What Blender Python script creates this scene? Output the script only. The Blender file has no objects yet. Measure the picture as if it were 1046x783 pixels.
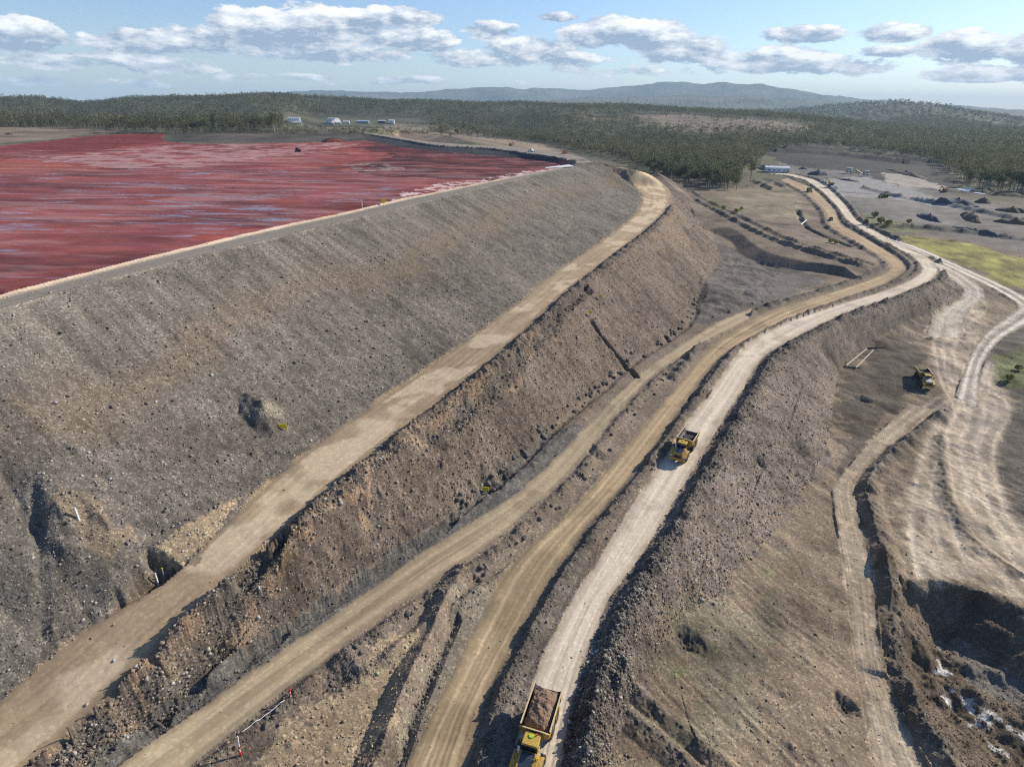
import bpy, math, random
import numpy as np
from mathutils import Vector, Matrix
from mathutils.geometry import delaunay_2d_cdt

random.seed(7)
rng = np.random.default_rng(11)
scene = bpy.context.scene
COL = scene.collection

# ------------------------------------------------------------------ camera
F = 623.0
H = 57.0
PITCH = math.radians(24.35)
ROLL = math.radians(0.62)
_f = np.array([0, math.cos(PITCH), -math.sin(PITCH)])
_d = np.array([0, -math.sin(PITCH), -math.cos(PITCH)])
_r = np.array([1.0, 0, 0])
RIGHT = _r * math.cos(ROLL) - _d * math.sin(ROLL)
DOWN = _d * math.cos(ROLL) + _r * math.sin(ROLL)
FWD = _f
CAM = np.array([0.0, 0.0, H])

def ray(px, py):
    return FWD + RIGHT * ((px - 523.0) / F) + DOWN * ((py - 391.5) / F)

def P(px, py, z):
    d = ray(px, py)
    t = (z - H) / d[2]
    return CAM + d * t

cam_data = bpy.data.cameras.new("camera")
cam = bpy.data.objects.new("camera", cam_data)
COL.objects.link(cam)
m3 = Matrix((RIGHT, -DOWN, -FWD)).transposed()
cam.matrix_world = Matrix.Translation(Vector(CAM)) @ m3.to_4x4()
cam_data.sensor_width = 36.0
cam_data.lens = 36.0 * F / 1046.0
cam_data.clip_start = 0.5
cam_data.clip_end = 60000
scene.camera = cam

# ------------------------------------------------------------------ light
SUN_AZ = math.radians(60)      # clockwise from +Y
SUN_EL = math.radians(26)
sd = bpy.data.lights.new("sun", 'SUN')
sd.energy = 5.0
sd.angle = math.radians(0.53)
sd.color = (1.0, 0.91, 0.77)
so = bpy.data.objects.new("sun", sd)
COL.objects.link(so)
sun_dir = Vector((math.sin(SUN_AZ) * math.cos(SUN_EL), math.cos(SUN_AZ) * math.cos(SUN_EL), math.sin(SUN_EL)))
so.rotation_euler = sun_dir.to_track_quat('Z', 'Y').to_euler()

scene.view_settings.view_transform = 'Standard'
scene.view_settings.look = 'None'
scene.view_settings.gamma = 1
scene.view_settings.exposure = 0.5
try:
    scene.cycles.use_denoising = False
    scene.cycles.denoiser = 'OPENIMAGEDENOISE'
    scene.cycles.denoising_input_passes = 'RGB_ALBEDO_NORMAL'
    scene.cycles.filter_width = 1.15
    scene.cycles.sample_clamp_indirect = 2.0
    scene.cycles.max_bounces = 5
    scene.cycles.diffuse_bounces = 2
    scene.cycles.glossy_bounces = 2
    scene.cycles.volume_bounces = 0
    scene.cycles.transmission_bounces = 3
    scene.cycles.transparent_max_bounces = 6
    scene.cycles.caustics_reflective = False
    scene.cycles.caustics_refractive = False
except Exception:
    pass

# ------------------------------------------------------------------ noise
def _hash(ix, iy, seed):
    h = (ix.astype(np.int64) * 374761393 + iy.astype(np.int64) * 668265263 + seed * 1442695041) & 0x7fffffff
    h = ((h ^ (h >> 13)) * 1274126177) & 0x7fffffff
    h = h ^ (h >> 16)
    return (h & 0xffff).astype(np.float32) / 65535.0

def vnoise(x, y, seed=0):
    ix = np.floor(x); iy = np.floor(y)
    fx = (x - ix).astype(np.float32); fy = (y - iy).astype(np.float32)
    fx = fx * fx * (3 - 2 * fx); fy = fy * fy * (3 - 2 * fy)
    a = _hash(ix, iy, seed); b = _hash(ix + 1, iy, seed)
    c = _hash(ix, iy + 1, seed); d = _hash(ix + 1, iy + 1, seed)
    return (a + (b - a) * fx) * (1 - fy) + (c + (d - c) * fx) * fy - 0.5

def fbm(x, y, oct=4, seed=0, gain=0.5, lac=2.03):
    out = 0; amp = 1.0
    for o in range(oct):
        out = out + amp * vnoise(x, y, seed + o * 17)
        # rotate between octaves
        x, y = lac * (0.8 * x - 0.6 * y), lac * (0.6 * x + 0.8 * y)
        amp *= gain
    return out

def worley(x, y, seed=0):
    """distance to nearest jittered cell point and that cell's random value"""
    ix = np.floor(x); iy = np.floor(y)
    best = np.full(x.shape, 9.0, np.float32); val = np.zeros(x.shape, np.float32)
    for dx in (-1, 0, 1):
        for dy in (-1, 0, 1):
            cx = ix + dx; cy = iy + dy
            jx = _hash(cx, cy, seed); jy = _hash(cx, cy, seed + 5)
            d = np.hypot(cx + jx - x, cy + jy - y).astype(np.float32)
            m = d < best
            best = np.where(m, d, best)
            val = np.where(m, _hash(cx, cy, seed + 9), val)
    return best, val

def sstep(a, b, x):
    t = np.clip((x - a) / (b - a), 0, 1)
    return t * t * (3 - 2 * t)

# ------------------------------------------------------------------ polylines
def catmull(pts, step=4.0, rel=0.03):
    pts = np.asarray(pts, float)
    if len(pts) == 2:
        n = max(2, int(np.linalg.norm(pts[1] - pts[0]) / step) + 1)
        return np.array([pts[0] + (pts[1] - pts[0]) * i / (n - 1) for i in range(n)])
    out = []
    ext = np.vstack([2 * pts[0] - pts[1], pts, 2 * pts[-1] - pts[-2]])
    for i in range(len(pts) - 1):
        p0, p1, p2, p3 = ext[i:i + 4]
        L = np.linalg.norm(p2 - p1)
        st = max(step, rel * np.hypot(*((p1 + p2)[:2] / 2)))
        n = max(1, int(round(L / st)))
        # centripetal-ish: plain uniform catmull damped
        for k in range(n):
            t = k / n
            q = 0.5 * ((2 * p1) + (-p0 + p2) * t + (2 * p0 - 5 * p1 + 4 * p2 - p3) * t * t + (-p0 + 3 * p1 - 3 * p2 + p3) * t ** 3)
            lin = p1 + (p2 - p1) * t
            out.append(0.65 * q + 0.35 * lin)
    out.append(pts[-1])
    return np.array(out)

def PL(l, z=None):
    return np.array([P(a[0], a[1], a[2] if z is None else z) for a in l])

def resample(pts, n):
    pts = np.asarray(pts, float)
    s = np.r_[0, np.cumsum(np.linalg.norm(np.diff(pts, axis=0), axis=1))]
    t = np.linspace(0, s[-1], n)
    return np.stack([np.interp(t, s, pts[:, k]) for k in range(pts.shape[1])], 1)

def offset(pts, d, dz=0.0):
    d = np.asarray(d, float)
    """offset to the right of the travel direction"""
    pts = np.asarray(pts, float)
    t = np.gradient(pts[:, :2], axis=0)
    t /= np.linalg.norm(t, axis=1)[:, None] + 1e-9
    out = pts.copy()
    out[:, 0] += t[:, 1] * d
    out[:, 1] -= t[:, 0] * d
    out[:, 2] += dz
    return out

# ------------------------------------------------------------------ photographed lines (pixel x, pixel y, height)
CR = 32.0
crest_out = PL([(-160, 362), (-60, 333), (0, 316), (100, 288), (200, 262), (350, 226), (500, 190), (560, 176), (597, 168)], CR)
crest_in = PL([(-160, 345), (-60, 321), (0, 304), (140, 267.5), (207, 251), (288, 232), (350, 219), (409, 204.5), (459, 194.5), (520, 182), (555, 175.5), (583, 169.5)], CR)
back_out = PL([(604, 166), (599, 162.5), (585, 158), (555, 153.6), (516, 150), (440, 145), (402, 139), (366, 134.5)], CR)
back_in = PL([(590, 166.5), (574, 161), (545, 157.5), (497, 151.5), (440, 148), (402, 141.5), (366, 136)], CR)
mud_back = PL([(581, 168), (562, 165), (516, 160.5), (440, 154), (405, 149.5), (375, 144), (340, 145), (280, 146.5), (200, 147), (166, 144.5)], 29.5)
mud_far = PL([(172, 136.6), (134, 136.6), (86, 139.5), (38, 145), (0, 149), (-80, 156), (-160, 166)], 30.2)
bank_top = PL([(366, 136), (330, 135.5), (280, 136), (235, 136.5), (190, 137)], 33.5)

bench_in = PL([(-110, 785, 4.6), (-40, 742, 5), (0, 717, 5.4), (94, 638, 7), (161, 600, 8), (197, 570, 8.6), (234, 532, 9.3), (290, 480, 9.7), (350, 435, 10.2), (440, 374, 11.5),
               (537, 303, 14), (548, 291, 14.3), (600, 257, 16), (629, 235, 17), (650, 218, 18), (655, 199, 20.3), (639, 182, 25), (618, 169, 31.5)])
bench_out = PL([(-40, 840, 4.1), (37, 779, 4.6), (100, 720, 5.4), (167, 655, 6.8), (261, 565, 8.9), (301, 530, 9.6), (350, 487, 10.2), (450, 408, 11.5), (511, 360, 13),
                (574, 302, 14.4), (594, 285, 15), (645, 246, 16.6), (674, 222, 17.7), (685, 206, 18.7), (682, 192, 21), (666, 179, 25.4), (640, 170.5, 31)])
toe = PL([(60, 812, 2.8), (147, 738, 2.6), (201, 697, 2.4), (275, 645, 2), (350, 597, 2), (410, 558, 1.9), (460, 525, 1.8), (517, 481, 1.7), (564, 434, 1.6), (618, 391, 1.4), (641, 371, 1.2),
          (700, 331, 0.8), (714, 302, 0.5), (722, 284, 0), (737, 263, -1), (727, 243, 0), (711, 222, 2), (703, 205, 4), (690, 193, 8), (672, 176, 14)])
low_l = PL([(60, 828, 1.7), (117, 783, 1.6), (201, 724, 1.3), (350, 622, 1.0), (434, 562, 1.0), (497, 524, 1.0), (537, 497, 1), (601, 434, 0.9), (651, 384, 0.7), (700, 349, 0.4), (735, 328, 0.1), (770, 314, -0.2)])
low_r = PL([(130, 836, 1.0), (194, 783, 1.0), (270, 722, 1.0), (350, 659, 1.0), (460, 583, 1.0), (500, 557, 1.0), (540, 522, 1), (584, 480, 1), (628, 424, 0.9), (671, 380, 0.6), (700, 362, 0.3), (735, 342, 0), (765, 326, -0.3)])
h1_l = PL([(385, 850, -0.5), (415, 783, -0.5), (460, 690, -0.5), (510, 593, -0.5), (537, 561, -0.5), (584, 521, -0.5), (640, 455, -0.5), (700, 385, -0.5), (729, 350, -0.5), (780, 319, -0.5), (843, 300, -0.5),
           (890, 285, -0.5), (910, 275, -0.5), (903, 265, -0.5), (866, 243, -0.5), (848, 232, -0.5), (842, 216, -0.5), (822, 197, -0.5), (796, 184, -0.5)])
h1_r = PL([(455, 850, -0.5), (475, 783, -0.5), (497, 710, -0.5), (527, 653, -0.5), (567, 583, -0.5), (584, 560, -0.5), (611, 525, -0.5), (658, 470, -0.5), (700, 411, -0.5), (736, 364, -0.5), (796, 331, -0.5), (863, 305, -0.5),
           (904, 290, -0.5), (926, 275, -0.5), (916, 262, -0.5), (876, 238, -0.5), (858, 227, -0.5), (853, 213, -0.5), (832, 193, -0.5), (806, 182, -0.5)])
h2_l = PL([(498, 850, 0), (521, 783, 0), (547, 687, 0), (584, 613, 0), (623, 553, 0), (641, 524, 0), (696, 440, 0), (713, 418, 0), (763, 351, 0), (806, 328, 0), (863, 309, 0), (905, 297, 0), (934, 284, 0), (943, 274, 0), (931, 261, 0),
           (895, 243, 0), (867, 226, 0), (856, 212, 0), (839, 195, 0), (822, 184, 0), (802, 179, 0), (785, 177, 0)])
h2_r = PL([(560, 850, 0), (571, 783, 0), (591, 690, 0), (624, 610, 0), (661, 558, 0), (681, 525, 0), (700, 494, 0), (729, 445, 0), (763, 390, 0), (786, 359, 0), (857, 322, 0), (912, 303, 0), (951, 286, 0), (959, 273, 0), (943, 260, 0),
           (908, 243, 0), (875, 225, 0), (864, 210, 0), (847, 193, 0), (831, 183, 0), (808, 177.5, 0), (788, 175.5, 0)])
slope_toe = PL([(612, 850, -3), (626, 783, -2.4), (648, 700, -3.4), (700, 628, -4.8), (740, 605, -5.6), (778, 560, -6.8), (805, 515, -8), (830, 490, -8.5), (845, 455, -8.6), (850, 420, -8.8), (857, 380, -8.8), (885, 352, -7.5),
                (913, 334, -5.6), (938, 322, -4.8), (965, 313, -5)])
g_l = PL([(892, 850, -9), (892, 783, -9), (883, 730, -9), (870, 657, -9), (863, 590, -9), (855, 540, -9), (850, 503, -9), (858, 486, -9), (897, 442, -9), (928, 412, -9)])
g_r = PL([(985, 850, -9), (948, 783, -9), (925, 740, -9), (899, 660, -9), (893, 590, -9), (881, 540, -9), (872, 503, -9), (879, 482, -9), (922, 443, -9), (955, 418, -9)])
r6_l = PL([(943, 271, -0.3), (962, 278, -1.2), (975, 287, -2.2), (985, 296, -3.5), (984, 304, -4.5), (966, 313, -5), (952, 324, -5.8), (945, 345, -7.5)])
r6_r = PL([(957, 268, -0.3), (975, 275, -1.2), (992, 285, -2.2), (1003, 294, -3.5), (1006, 303, -4.5), (995, 313, -5), (985, 324, -5.8), (985, 345, -7.5)])
r5_l = PL([(901, 244.5, 0), (930, 256, -0.5), (957, 267.5, -1.5), (983, 279.5, -2.5), (1012, 293.5, -4), (1036, 308, -5.5), (1041, 314, -6), (1030, 322, -6.4), (1012, 334, -6.8), (997, 351, -7.4), (988, 370, -8), (975, 405, -8.5)])
r5_r = PL([(908, 242.5, 0), (936, 251.5, -0.5), (963, 263, -1.5), (989, 275, -2.5), (1019, 288.5, -4), (1048, 303, -5.5), (1062, 316, -6), (1052, 330, -6.4), (1026, 345, -6.8), (1009, 364, -7.4), (1002, 382, -8), (1000, 415, -8.5)])
scarp_top = PL([(706, 216), (711, 222.5), (732, 229), (754, 235.6), (767, 247), (782, 256.5), (800, 262), (830, 268), (862, 273)], 1.9)
scarp_bot = PL([(716, 233, 1), (729, 239, -1), (747, 247, -1.2), (755, 259, -1.3), (772, 267.5, -1.3), (783, 271, -1.3), (800, 274, -1), (830, 277, -0.8), (858, 280, -0.8)])
track_h = PL([(697, 190), (703, 198), (720, 208), (739, 216.5), (768, 231.5), (804, 247.5), (860, 264), (885, 270)], 2.4)
pit_rim = PL([(1090, 900, -9), (1020, 806, -9.5), (955, 752, -10), (925, 715, -9.5), (905, 692, -9.6), (912, 650, -10), (917, 615, -9.5), (927, 590, -9), (974, 597, -9), (1046, 623, -9), (1120, 655, -9)])
pit_floor = PL([(1040, 800), (1010, 765), (972, 722), (958, 690), (950, 660), (960, 650), (985, 668), (1046, 700), (1120, 745)], -14.0)

def extend(l, d, k=3):
    v = l[0] - l[k]; v = v / np.linalg.norm(v[:2]); v[2] = 0
    return np.vstack([[l[0] + v * d], l])
bench_dir = 0
bench_in = extend(bench_in, 40); bench_out = extend(bench_out, 40); toe = extend(toe, 40); low_l = extend(low_l, 40); low_r = extend(low_r, 40)
h1_l = extend(h1_l, 45); h1_r = extend(h1_r, 45); h2_l = extend(h2_l, 45); h2_r = extend(h2_r, 45); slope_toe = extend(slope_toe, 45); g_l = extend(g_l, 40); g_r = extend(g_r, 40)
crest_out = extend(crest_out, 60); crest_in = extend(crest_in, 60)

# ------------------------------------------------------------------ far relief
def az_el(px, py):
    d = ray(px, py)
    return math.atan2(d[0], d[1]), math.atan2(d[2], math.hypot(d[0], d[1]))

def ridge_table(tab, R, tree):
    a = np.array([az_el(*t) for t in tab])
    o = np.argsort(a[:, 0])
    return a[o, 0], H + np.tan(a[o, 1]) * R - tree, R

RIDGES = [
    (ridge_table([(-300, 98), (-100, 96), (0, 96.7), (38, 96.7), (57, 99.6), (84, 103), (107, 102), (134, 98.6), (172, 97.6), (234, 96), (294, 95), (330, 97), (367, 99), (399, 101), (454, 101), (484, 103), (532, 102), (580, 105.5), (634, 105), (688, 108.5), (780, 113), (840, 118), (900, 126), (1046, 140), (1200, 150)], 1900, 13), 560, 5),
    (ridge_table([(-200, 120), (500, 118), (700, 117), (760, 114.5), (800, 113), (827, 111), (850, 107.5), (886, 105.2), (929, 105), (951, 108), (999, 115), (1044, 122), (1150, 134), (1400, 140)], 3800, 11), 900, 9),
    (ridge_table([(-400, 106), (200, 106), (480, 106), (560, 103.5), (607, 100.5), (660, 100), (709, 99), (741, 98.3), (780, 98), (830, 103.5), (867, 107.5), (950, 113), (1400, 120)], 7600, 0), 1500, 25),
    (ridge_table([(-500, 104), (0, 104), (80, 102.5), (100, 101), (120, 99.3), (140, 98), (200, 96.5), (260, 96), (310, 95), (330, 94), (390, 96), (430, 95.3), (480, 92), (516, 90.7), (537, 93), (564, 90.3), (585, 92), (602, 92), (640, 88), (653, 86.9), (675, 86), (698, 83.3), (715, 85.5), (741, 84.3), (780, 87.5), (793, 89.5), (833, 96), (893, 102.5), (930, 106), (1000, 110.5), (1046, 113), (1200, 117), (1500, 122)], 12000, 0), 1700, 40),
]

def zf(x, y):
    x = np.asarray(x, float); y = np.asarray(y, float)
    r = np.hypot(x, y) + 1e-6; az = np.arctan2(x, y)
    left = sstep(math.radians(14), math.radians(-14), az)
    base = -3 + left * 37 * sstep(250, 700, r)
    far = 6 + 8 * fbm(x / 420, y / 420, 3, 3)
    k = sstep(750, 1300, r)
    z = base * (1 - k) + far * k
    z = z + (r > 450) * 5 * sstep(450, 900, r) * fbm(x / 160, y / 160, 3, 41)
    for (ta, tz, R), w, nz in RIDGES:
        top = np.interp(az, ta, tz)
        rr = R * (1 + 0.05 * np.sin(az * 9 + R) + 0.12 * vnoise(az * 14, az * 0 + R, 77))
        prof = np.exp(-((r - rr) / w) ** 2)
        zr = top * prof + nz * prof * (1 - prof * 0.85) * 2.0 * fbm(x / (w * .45), y / (w * .45), 4, int(R))
        z = np.maximum(z, zr)
    return z

# ------------------------------------------------------------------ TIN
tv = []; te = []
def add_line(pts, closed=False, smooth=True, step=4.0):
    q = catmull(pts, step) if smooth else np.asarray(pts, float)
    i0 = len(tv)
    for p in q: tv.append(tuple(p))
    for i in range(len(q) - 1): te.append((i0 + i, i0 + i + 1))
    return q

S = {}
for nm, l in (('crest_out', crest_out), ('crest_in', crest_in), ('back_out', back_out), ('back_in', back_in), ('mud_back', mud_back), ('mud_far', mud_far), ('bank_top', bank_top),
              ('bench_in', bench_in), ('bench_out', bench_out), ('toe', toe), ('low_l', low_l), ('low_r', low_r), ('h1_l', h1_l), ('h1_r', h1_r), ('h2_l', h2_l), ('h2_r', h2_r),
              ('slope_toe', slope_toe), ('g_l', g_l), ('g_r', g_r), ('r6_l', r6_l), ('r6_r', r6_r), ('r5_l', r5_l), ('r5_r', r5_r), ('scarp_top', scarp_top), ('scarp_bot', scarp_bot), ('track_h', track_h),
              ('pit_rim', pit_rim), ('pit_floor', pit_floor)):
    S[nm] = add_line(l)
S['mud_near'] = add_line(offset(catmull(crest_in), -3.0, -2.2), smooth=False)
# flat lips carrying the windrows
nb = len(S['bench_out']); bw = np.interp(np.linalg.norm(S['bench_out'] - S['bench_out'][0], axis=1), [46, 58, 80, 400], [.8, 1.2, 3.4, 3.4]); kb = int(nb * .86); S['bench_lip'] = add_line(offset(S['bench_out'][:kb], bw[:kb], -0.2), smooth=False)
n2 = len(S['h2_r']); kc = int(np.argmin(np.linalg.norm(S['h2_r'] - P(952, 284, 0), axis=1))); S['h2_lip'] = add_line(offset(S['h2_r'][:kc], 4.6, -0.1), smooth=False)
S['h1_med'] = add_line(offset(S['h1_r'], 2.6, 0.5), smooth=False)
# back slope of the dam and natural ground
add_line(offset(S['back_out'], 45, -20), smooth=False, step=8)
def spot(pts):
    for p in pts: tv.append(tuple(p))
spot([(x, y, float(zf(x, y))) for x, y in ((150, 520), (220, 560), (300, 600), (120, 600), (40, 640), (-40, 680), (-150, 720), (-260, 740), (-380, 740), (-480, 700), (60, 480), (300, 470), (380, 520), (420, 430), (260, 400), (330, 330), (250, 300), (440, 330), (420, 230), (360, 180), (400, 120))])
for a in range(-66, 67, 4):
    x, y = 820 * math.sin(math.radians(a)), 820 * math.cos(math.radians(a))
    tv.append((x, y, float(zf(x, y))))
spot([(-620, 320, 30), (-500, 200, 30), (-260, -120, 30), (-120, -140, 8), (-40, -160, 2), (20, -160, 0), (80, -160, -6), (160, -160, -9), (300, -100, -9), (450, 60, -8), (300, 60, -8), (200, 40, -9), (120, 0, -9), (90, -60, -9), (60, -60, -5)])

ov, oe, of, oi, _, _ = delaunay_2d_cdt([Vector(v[:2]) for v in tv], te, [], 0, 1e-3, True)
tz = np.zeros(len(ov)); src = np.array(tv)
for i, o in enumerate(oi):
    if o:
        tz[i] = np.mean([src[k, 2] for k in o])
    else:
        dd = np.hypot(src[:, 0] - ov[i][0], src[:, 1] - ov[i][1])
        k = np.argsort(dd)[:4]; w = 1 / (dd[k] + 1e-3)
        tz[i] = (src[k, 2] * w).sum() / w.sum()
oxy = np.array([tuple(v) for v in ov])
tris = np.array([f for f in of if len(f) == 3])

# ------------------------------------------------------------------ polar grid
AZM = math.radians(61)
NAD = 1340
az_dense = np.linspace(-AZM, AZM, NAD)
az_c = np.linspace(AZM, 2 * math.pi - AZM, 70)[1:-1]
AZ = np.r_[az_dense, az_c]                    # increasing from -AZM to 2pi-AZM
rs = [10.0]
while rs[-1] < 21000:
    r = rs[-1]
    k = 0.012 if r < 26 else 0.0032 if r < 150 else 0.0042 if r < 300 else 0.006 if r < 700 else 0.010 if r < 2500 else 0.02
    rs.append(r * (1 + k))
RS = np.array(rs)
NR, NA = len(RS), len(AZ)
GX = RS[:, None] * np.sin(AZ)[None, :]
GY = RS[:, None] * np.cos(AZ)[None, :]
print("grid", NR, NA, NR * NA)

def seg_min_r(a, b):
    d = b - a; t = np.clip(-(a @ d) / (d @ d + 1e-12), 0, 1)
    return np.linalg.norm(a + d * t)

def raster(T, V, cb):
    """T (M,3,2) triangles, V (M,3,K) values; cb(index arrays, values)"""
    for t, v in zip(T, V):
        a, b, c = t
        den = (b[1] - c[1]) * (a[0] - c[0]) + (c[0] - b[0]) * (a[1] - c[1])
        if abs(den) < 1e-9: continue
        rv = np.hypot(t[:, 0], t[:, 1])
        r0 = min(seg_min_r(a, b), seg_min_r(b, c), seg_min_r(c, a)); r1 = rv.max()
        zz = np.arctan2(t[:, 0], t[:, 1])
        zz = np.where(zz < -AZM, zz + 2 * math.pi, zz)
        i0 = np.searchsorted(RS, r0) ; i1 = np.searchsorted(RS, r1) + 1
        if zz.max() - zz.min() > math.pi * .9:
            j0, j1 = 0, NA; i0 = 0
        else:
            j0 = np.searchsorted(AZ, zz.min()); j1 = np.searchsorted(AZ, zz.max()) + 1
        i0 = max(0, i0 - 1); j0 = max(0, j0 - 1)
        if i0 >= NR or j0 >= NA: continue
        X = GX[i0:i1, j0:j1]; Y = GY[i0:i1, j0:j1]
        l0 = ((b[1] - c[1]) * (X - c[0]) + (c[0] - b[0]) * (Y - c[1])) / den
        l1 = ((c[1] - a[1]) * (X - c[0]) + (a[0] - c[0]) * (Y - c[1])) / den
        l2 = 1 - l0 - l1
        m = (l0 >= -1e-7) & (l1 >= -1e-7) & (l2 >= -1e-7)
        if not m.any(): continue
        ii, jj = np.nonzero(m)
        val = l0[m][:, None] * v[0] + l1[m][:, None] * v[1] + l2[m][:, None] * v[2]
        cb(ii + i0, jj + j0, val)

Z = zf(GX, GY).astype(np.float64)
COV = np.zeros((NR, NA), bool)
def cbz(i, j, v):
    Z[i, j] = v[:, 0]; COV[i, j] = True
raster(oxy[tris], tz[tris][:, :, None], cbz)
inner = (RS[:, None] < 700) & ~COV & np.ones((1, NA), bool)
# ------------------------------------------------------------------ strips: roads and windrows
RID = np.zeros((NR, NA), np.int16)             # which road
RTT = np.full((NR, NA), 9.0, np.float32)       # across, -1..1
RSS = np.zeros((NR, NA), np.float32)           # along, metres

def strip(L, R, cb, n=None):
    L = np.asarray(L); R = np.asarray(R)
    if n is None: n = max(len(L), len(R)) * 2
    L = resample(L, n); R = resample(R, n)
    s = np.r_[0, np.cumsum(np.linalg.norm(np.diff((L + R) / 2, axis=0), axis=1))]
    T = []; V = []
    for i in range(n - 1):
        a, b, c, d = L[i, :2], R[i, :2], R[i + 1, :2], L[i + 1, :2]
        T += [(a, b, c), (a, c, d)]
        V += [((s[i], -1), (s[i], 1), (s[i + 1], 1)), ((s[i], -1), (s[i + 1], 1), (s[i + 1], -1))]
    raster(np.array(T), np.array(V), cb)

def road(idn, L, R, ext=1.5):
    n = max(len(L), len(R)) * 2
    L = resample(L, n); R = resample(R, n)
    M = (L + R) / 2; L2 = M + (L - M) * ext; R2 = M + (R - M) * ext
    def cb(i, j, v):
        t = v[:, 1] * ext
        m = np.abs(t) < np.abs(RTT[i, j])
        RTT[i[m], j[m]] = t[m]; RSS[i[m], j[m]] = v[m, 0]; RID[i[m], j[m]] = idn
    strip(L2, R2, cb, n)

road(1, S['bench_in'], S['bench_out'], 1.15)
road(2, S['low_l'], S['low_r'])
road(5, S['g_l'], S['g_r'])
road(6, S['r6_l'], S['r6_r'])
road(7, S['r5_l'], S['r5_r'])
road(3, S['h1_l'], S['h1_r'], 1.3)
road(4, S['h2_l'], S['h2_r'], 1.25)
# crest road: pale windrow on the pond side, grey track outside
nC = 160
road(8, resample(S['crest_in'], nC), resample(S['crest_out'], nC), 1.1)
road(9, S['back_in'], S['back_out'], 1.1)

BERM = np.zeros((NR, NA), np.float32)
BMASK = np.zeros((NR, NA), np.float32)
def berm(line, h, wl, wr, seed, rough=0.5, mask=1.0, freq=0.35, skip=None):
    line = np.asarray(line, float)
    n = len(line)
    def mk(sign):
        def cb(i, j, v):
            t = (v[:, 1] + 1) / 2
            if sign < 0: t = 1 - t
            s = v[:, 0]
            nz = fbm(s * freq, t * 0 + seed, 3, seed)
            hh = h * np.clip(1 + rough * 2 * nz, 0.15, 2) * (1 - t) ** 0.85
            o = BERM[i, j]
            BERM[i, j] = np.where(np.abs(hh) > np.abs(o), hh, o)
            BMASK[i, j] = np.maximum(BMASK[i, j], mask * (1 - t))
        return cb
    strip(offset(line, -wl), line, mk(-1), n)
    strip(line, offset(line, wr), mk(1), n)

def part(l, a, b):
    n = len(l); return l[int(n * a):max(int(n * b), int(n * a) + 2)]

berm(offset(S['bench_out'], bw * .42)[:kb], 1.1, (bw * .38)[:kb], (bw * .85)[:kb], 1, .55, .35)
berm(offset(S['h1_r'], 1.3), .75, .7, 2.0, 2, .4, .5)
berm(offset(S['h2_r'], 2.2), 1.4, 1.5, 2.2, 3, .45, .9)
berm(offset(part(S['h2_l'], .3, 1), -1.6), 1.0, 1.2, 1.6, 4, .6, .6)
berm(offset(part(S['h1_l'], .42, 1), -2.0), 1.1, 2.0, 1.6, 5, .6, .8)
berm(offset(S['g_r'], 1.8), 1.5, 1.5, 3.0, 6, .5, .7)
berm(offset(part(S['r5_r'], 0, .62), 2.6), 2.6, 2.2, 3.6, 7, .4, .9)
berm(offset(part(S['r5_l'], 0.05, .58), -3.0), 1.6, 2.2, 2.0, 8, .4, .9)
berm(offset(S['r6_l'], -1.5), .7, 1.2, 1.5, 9, .5, .6)
berm(offset(S['low_r'], 1.2), .6, .8, 1.6, 10, .7, .5, .3)
berm(offset(part(S['low_r'], .3, .55), 4.6), .6, 1.0, 2.0, 11, .8, .2, .2)
berm(offset(part(S['toe'], .06, .62), 1.0), -.6, 1.1, 1.1, 12, .35, .35, .3)
berm(offset(part(S['low_l'], .02, .62), -2.0), .45, 1.6, 1.6, 13, .4, .1)
gb = catmull(PL([(474, 586), (455, 620), (432, 668), (410, 715), (392, 760), (372, 815)], 0.3), 2)
berm(gb, 1.35, 1.3, 2.2, 14, .25, .15)
berm(offset(gb, -1.8), -.5, .8, .8, 15, .4, .5)
berm(offset(S['crest_in'], 0.2), .55, .6, .7, 16, .15, 0)
berm(offset(S['back_in'], -0.8), 1.0, 1.0, 1.0, 17, .4, .3)
berm(offset(S['track_h'], 2.5), 1.3, 2.0, 2.2, 18, .5, .6)
berm(offset(part(S['track_h'], .1, 1), -5.5), 1.2, 2.5, 2.5, 19, .5, .6)
tr = catmull(PL([(603, 327, 7.5), (612, 341, 6), (625, 357, 4.4), (640, 375, 2.5), (650, 385, 1.8)]), 1.5)
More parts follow.
